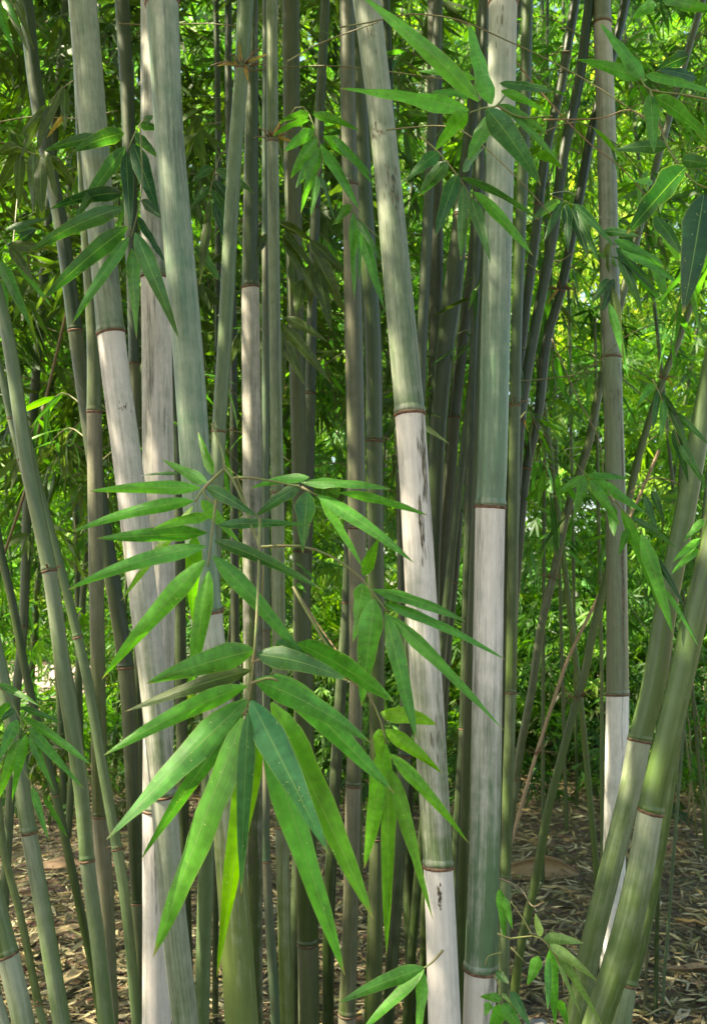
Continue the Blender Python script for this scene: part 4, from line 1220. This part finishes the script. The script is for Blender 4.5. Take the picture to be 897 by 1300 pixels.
# the fine-leaved young bamboo at the right edge behind the leaning culms
rt = empty('young_bamboo', (2.5, 6.6, 0), 'fine-leaved young bamboo low at the right edge behind the leaning green culms', 'bamboo plant')
for i in range(5):
    b = Vector((random.uniform(-.3, .3), random.uniform(-.3, .3), 0))
    pts = [b, b * 1.2 + Vector((random.uniform(-.1, .1), 0, 0.9)), b * 1.6 + Vector((random.uniform(-.4, .3), -.1, 1.7))]
    V, Fc = tube(curve_pts(pts, 8), lambda t: 0.008 * (1 - 0.7 * t), 6)
    o = link('stem', mesh('stem', V, Fc, M_TWIG), rt); o.color = (0.09, 0.13, 0.03, 1)
B, D, S, LL = [], [], [], []
for i in range(240):
    p = np.array([random.gauss(0, .42), random.gauss(0, .4), random.uniform(0.35, 2.0)])
    a = random.uniform(0, 6.28)
    for k in range(7):
        aa = a + (k - 3) * 0.3
        d = np.array([math.cos(aa), math.sin(aa), -0.35 - 0.5 * random.random()]); d /= np.linalg.norm(d)
        s = np.cross(d, [0, 0, 1.0]); s /= np.linalg.norm(s)
        B.append(p + rng.normal(0, 0.015, 3)); D.append(d); S.append(s); LL.append(0.13 * random.uniform(.7, 1.2))
B, D, S, LL = map(np.array, (B, D, S, LL))
cc = np.tile(np.array([[0.045, 0.16, 0.03]]), (len(B), 1)) * rng.uniform(0.7, 1.3, (len(B), 1))
fo = link('foliage', blades(B, D, S, LL, LL * 0.09, cc, 'foliage', M_CLOUD), rt); fo['kind'] = 'stuff'

# the grove's own crown overhead, above the frame, shading the culms
B_, D_, S_, L_ = [], [], [], []
cnt = 0
while cnt < 5000:
    y = random.uniform(-2.2, 6.7)
    x = random.uniform(-9.5, 3.0)
    z = max(4.6, 2.7 + 0.74 * y) + random.uniform(0, 1.7)
    if noise.noise(Vector((x * 1.1, y * 1.1, z))) < -0.26: continue
    cnt += 1
    a = random.uniform(0, 6.28)
    for k in range(14):
        aa = a + rng.normal(0, 0.9)
        p = np.array([x, y, z]) + rng.normal(0, 0.22, 3)
        d = np.array([math.cos(aa), math.sin(aa), -0.6]); d /= np.linalg.norm(d)
        s = np.cross(d, [rng.normal(0, .3), rng.normal(0, .3), 1.0]); s /= np.linalg.norm(s)
        B_.append(p); D_.append(d); S_.append(s); L_.append(0.2 * random.uniform(.7, 1.2))
B_, D_, S_, L_ = map(np.array, (B_, D_, S_, L_))
cc = np.tile(np.array([[0.05, 0.14, 0.025]]), (len(B_), 1)) * rng.uniform(0.7, 1.3, (len(B_), 1))
tag(link('bamboo_crown', blades(B_, D_, S_, L_, L_ * 0.16, cc, 'bamboo_crown', M_CLOUD)), 'leafy crown of the bamboo clump above the culms', 'foliage', kind='stuff')

# ------------------------------------------------------------------ leaf litter
def litter(n, yr, name, label):
    y = rng.uniform(yr[0] ** 0.5, yr[1] ** 0.5, n) ** 2
    x = rng.uniform(-0.46, 0.46, n) * (y + 0.6)
    z = np.array([gz(a, b) for a, b in zip(x, y)]) + rng.uniform(0.002, 0.035, n)
    a = rng.uniform(0, 2 * np.pi, n)
    D = unit(np.stack([np.cos(a), np.sin(a), rng.normal(0, 0.22, n)], 1))
    up = unit(np.stack([rng.normal(0, .45, n), rng.normal(0, .45, n), np.ones(n)], 1))
    S = unit(np.cross(D, up))
    L = rng.uniform(0.035, 0.13, n)
    L = np.where(rng.random(n) < 0.05, L * 1.7, L)
    W = L * rng.uniform(0.06, 0.17, n)
    pal = np.array([(0.36, 0.30, 0.20), (0.24, 0.19, 0.12), (0.45, 0.40, 0.30), (0.13, 0.10, 0.06), (0.30, 0.27, 0.21), (0.32, 0.25, 0.13), (0.20, 0.20, 0.10)])
    c = pal[rng.integers(0, len(pal), n)] * rng.uniform(0.2, 1.05, (n, 1)) * np.array([1.10, 1.08, 0.86])
    me = blades(np.stack([x, y, z], 1), D, S, L, W, c, name, M_LITTER, droop=0.05)
    tag(link(name, me), label, 'leaf litter', kind='stuff')


litter(60000, (2.6, 12.5), 'leaf_litter', 'carpet of dry tan bamboo leaves covering the ground')


def sheath(label, px, py, L, Wd, rot, curl, col, tilt=0.0, name='culm_sheath'):
    d = 1.5 * F / (py - 770)
    p, _ = P(px, py, d)
    p.z = gz(p.x, p.y) + 0.025
    V, Fc, UV = [], [], []
    n, m = 14, 8
    for i in range(n + 1):
        s = i / n
        w = Wd * (0.55 + 0.45 * math.sin(min(1, s * 1.6) * math.pi / 2)) * (1 - s ** 3 * 0.93)
        for k in range(m + 1):
            a = (k / m - 0.5) * curl
            r = w / max(curl, 0.3)
            ed = 0.006 * math.sin(s * 11 + k)
            V.append((s * L - L / 2, math.sin(a) * r, (1 - math.cos(a)) * r * (1 if curl < 4 else 1) + 0.05 * L * math.sin(s * 3.1) + ed))
            UV.append((k / m, s))
    for i in range(n):
        for k in range(m):
            a = i * (m + 1) + k
            Fc.append((a, a + 1, a + m + 2, a + m + 1))
    me = mesh(name, V, Fc, M_SHEATH)
    uvl = me.uv_layers.new(name='UVMap')
    for lp in me.loops: uvl.data[lp.index].uv = UV[lp.vertex_index]
    so = me  # thickness
    o = link(name, me)
    o.location = p; o.rotation_euler = (-tilt * 1.2, 0, rot)
    o.color = (*col, 1)
    md = o.modifiers.new('thickness', 'SOLIDIFY'); md.thickness = 0.003
    tag(o, label, 'dry sheath')


TAN = (0.30, 0.20, 0.10)
sheath('large curled brown culm sheath lying on the litter right of centre', 690, 1098, 0.40, 0.26, 0.08, 3.3, (0.20, 0.125, 0.05), -0.75)
sheath('pale flat dry leaf lying just below the large curled sheath', 702, 1118, 0.16, 0.04, -0.3, 0.8, (0.40, 0.33, 0.16))
sheath('brown sheath lying in shade on the left between the leaning culms', 80, 1098, 0.30, 0.13, 0.25, 2.0, (0.25, 0.14, 0.09), -0.3)
sheath('long tan sheath on the litter between the left leaning culms', 90, 1175, 0.30, 0.08, 0.6, 2.2, (0.34, 0.26, 0.15))
sheath('upright folded pale sheath piece left of the thick left culms near the bottom', 95, 1225, 0.20, 0.08, 1.2, 2.0, (0.36, 0.30, 0.17))
sheath('reddish brown sheath behind the small three-leaved branch tip', 505, 1225, 0.22, 0.08, 0.4, 2.2, (0.30, 0.17, 0.10))
sheath('rolled olive-tan sheath at the bottom right', 838, 1284, 0.13, 0.07, -0.4, 4.0, (0.30, 0.25, 0.13))
sheath('pale upright papery sheath scrap at the bottom right beside the thin bluish shoot', 866, 1262, 0.13, 0.05, 0.9, 1.6, (0.42, 0.38, 0.26))
sheath('long brown sheath lying at the right edge on the litter', 880, 1210, 0.26, 0.06, -0.1, 2.2, (0.26, 0.17, 0.10))
sheath('orange-brown dead leaf on the litter at lower right', 876, 1160, 0.14, 0.035, -0.5, 0.8, (0.42, 0.24, 0.06))
sheath('brown strip of sheath behind the small middle leaves on the litter', 560, 1160, 0.2, 0.06, 0.2, 2.0, TAN)
sheath('dark red-brown dead leaf at the right on the litter', 800, 1245, 0.10, 0.04, 0.4, 0.8, (0.16, 0.05, 0.035))
# papery bract on the curling shoot
# grey stone
V, Fc = [], []
nu, nv = 14, 9
for j in range(nv + 1):
    th = math.pi * j / nv
    for i in range(nu):
        ph = 2 * math.pi * i / nu
        v = Vector((math.sin(th) * math.cos(ph), math.sin(th) * math.sin(ph), math.cos(th)))
        r = 1 + 0.28 * noise.noise(v * 1.7) + 0.1 * noise.noise(v * 5)
        V.append((v.x * 0.055 * r, v.y * 0.05 * r, v.z * 0.05 * r))
for j in range(nv):
    for i in range(nu):
        i2 = (i + 1) % nu
        Fc.append((j * nu + i, (j + 1) * nu + i, (j + 1) * nu + i2, j * nu + i2))
so = link('stone', mesh('stone', V, Fc, stone_material(), smooth=False))
p, _ = P(679, 1272, 1.5 * F / (1278 - 770)); p.z = gz(p.x, p.y) + 0.03
so.location = p
tag(so, 'small angular grey stone on the litter behind the pale young leaves', 'stone')
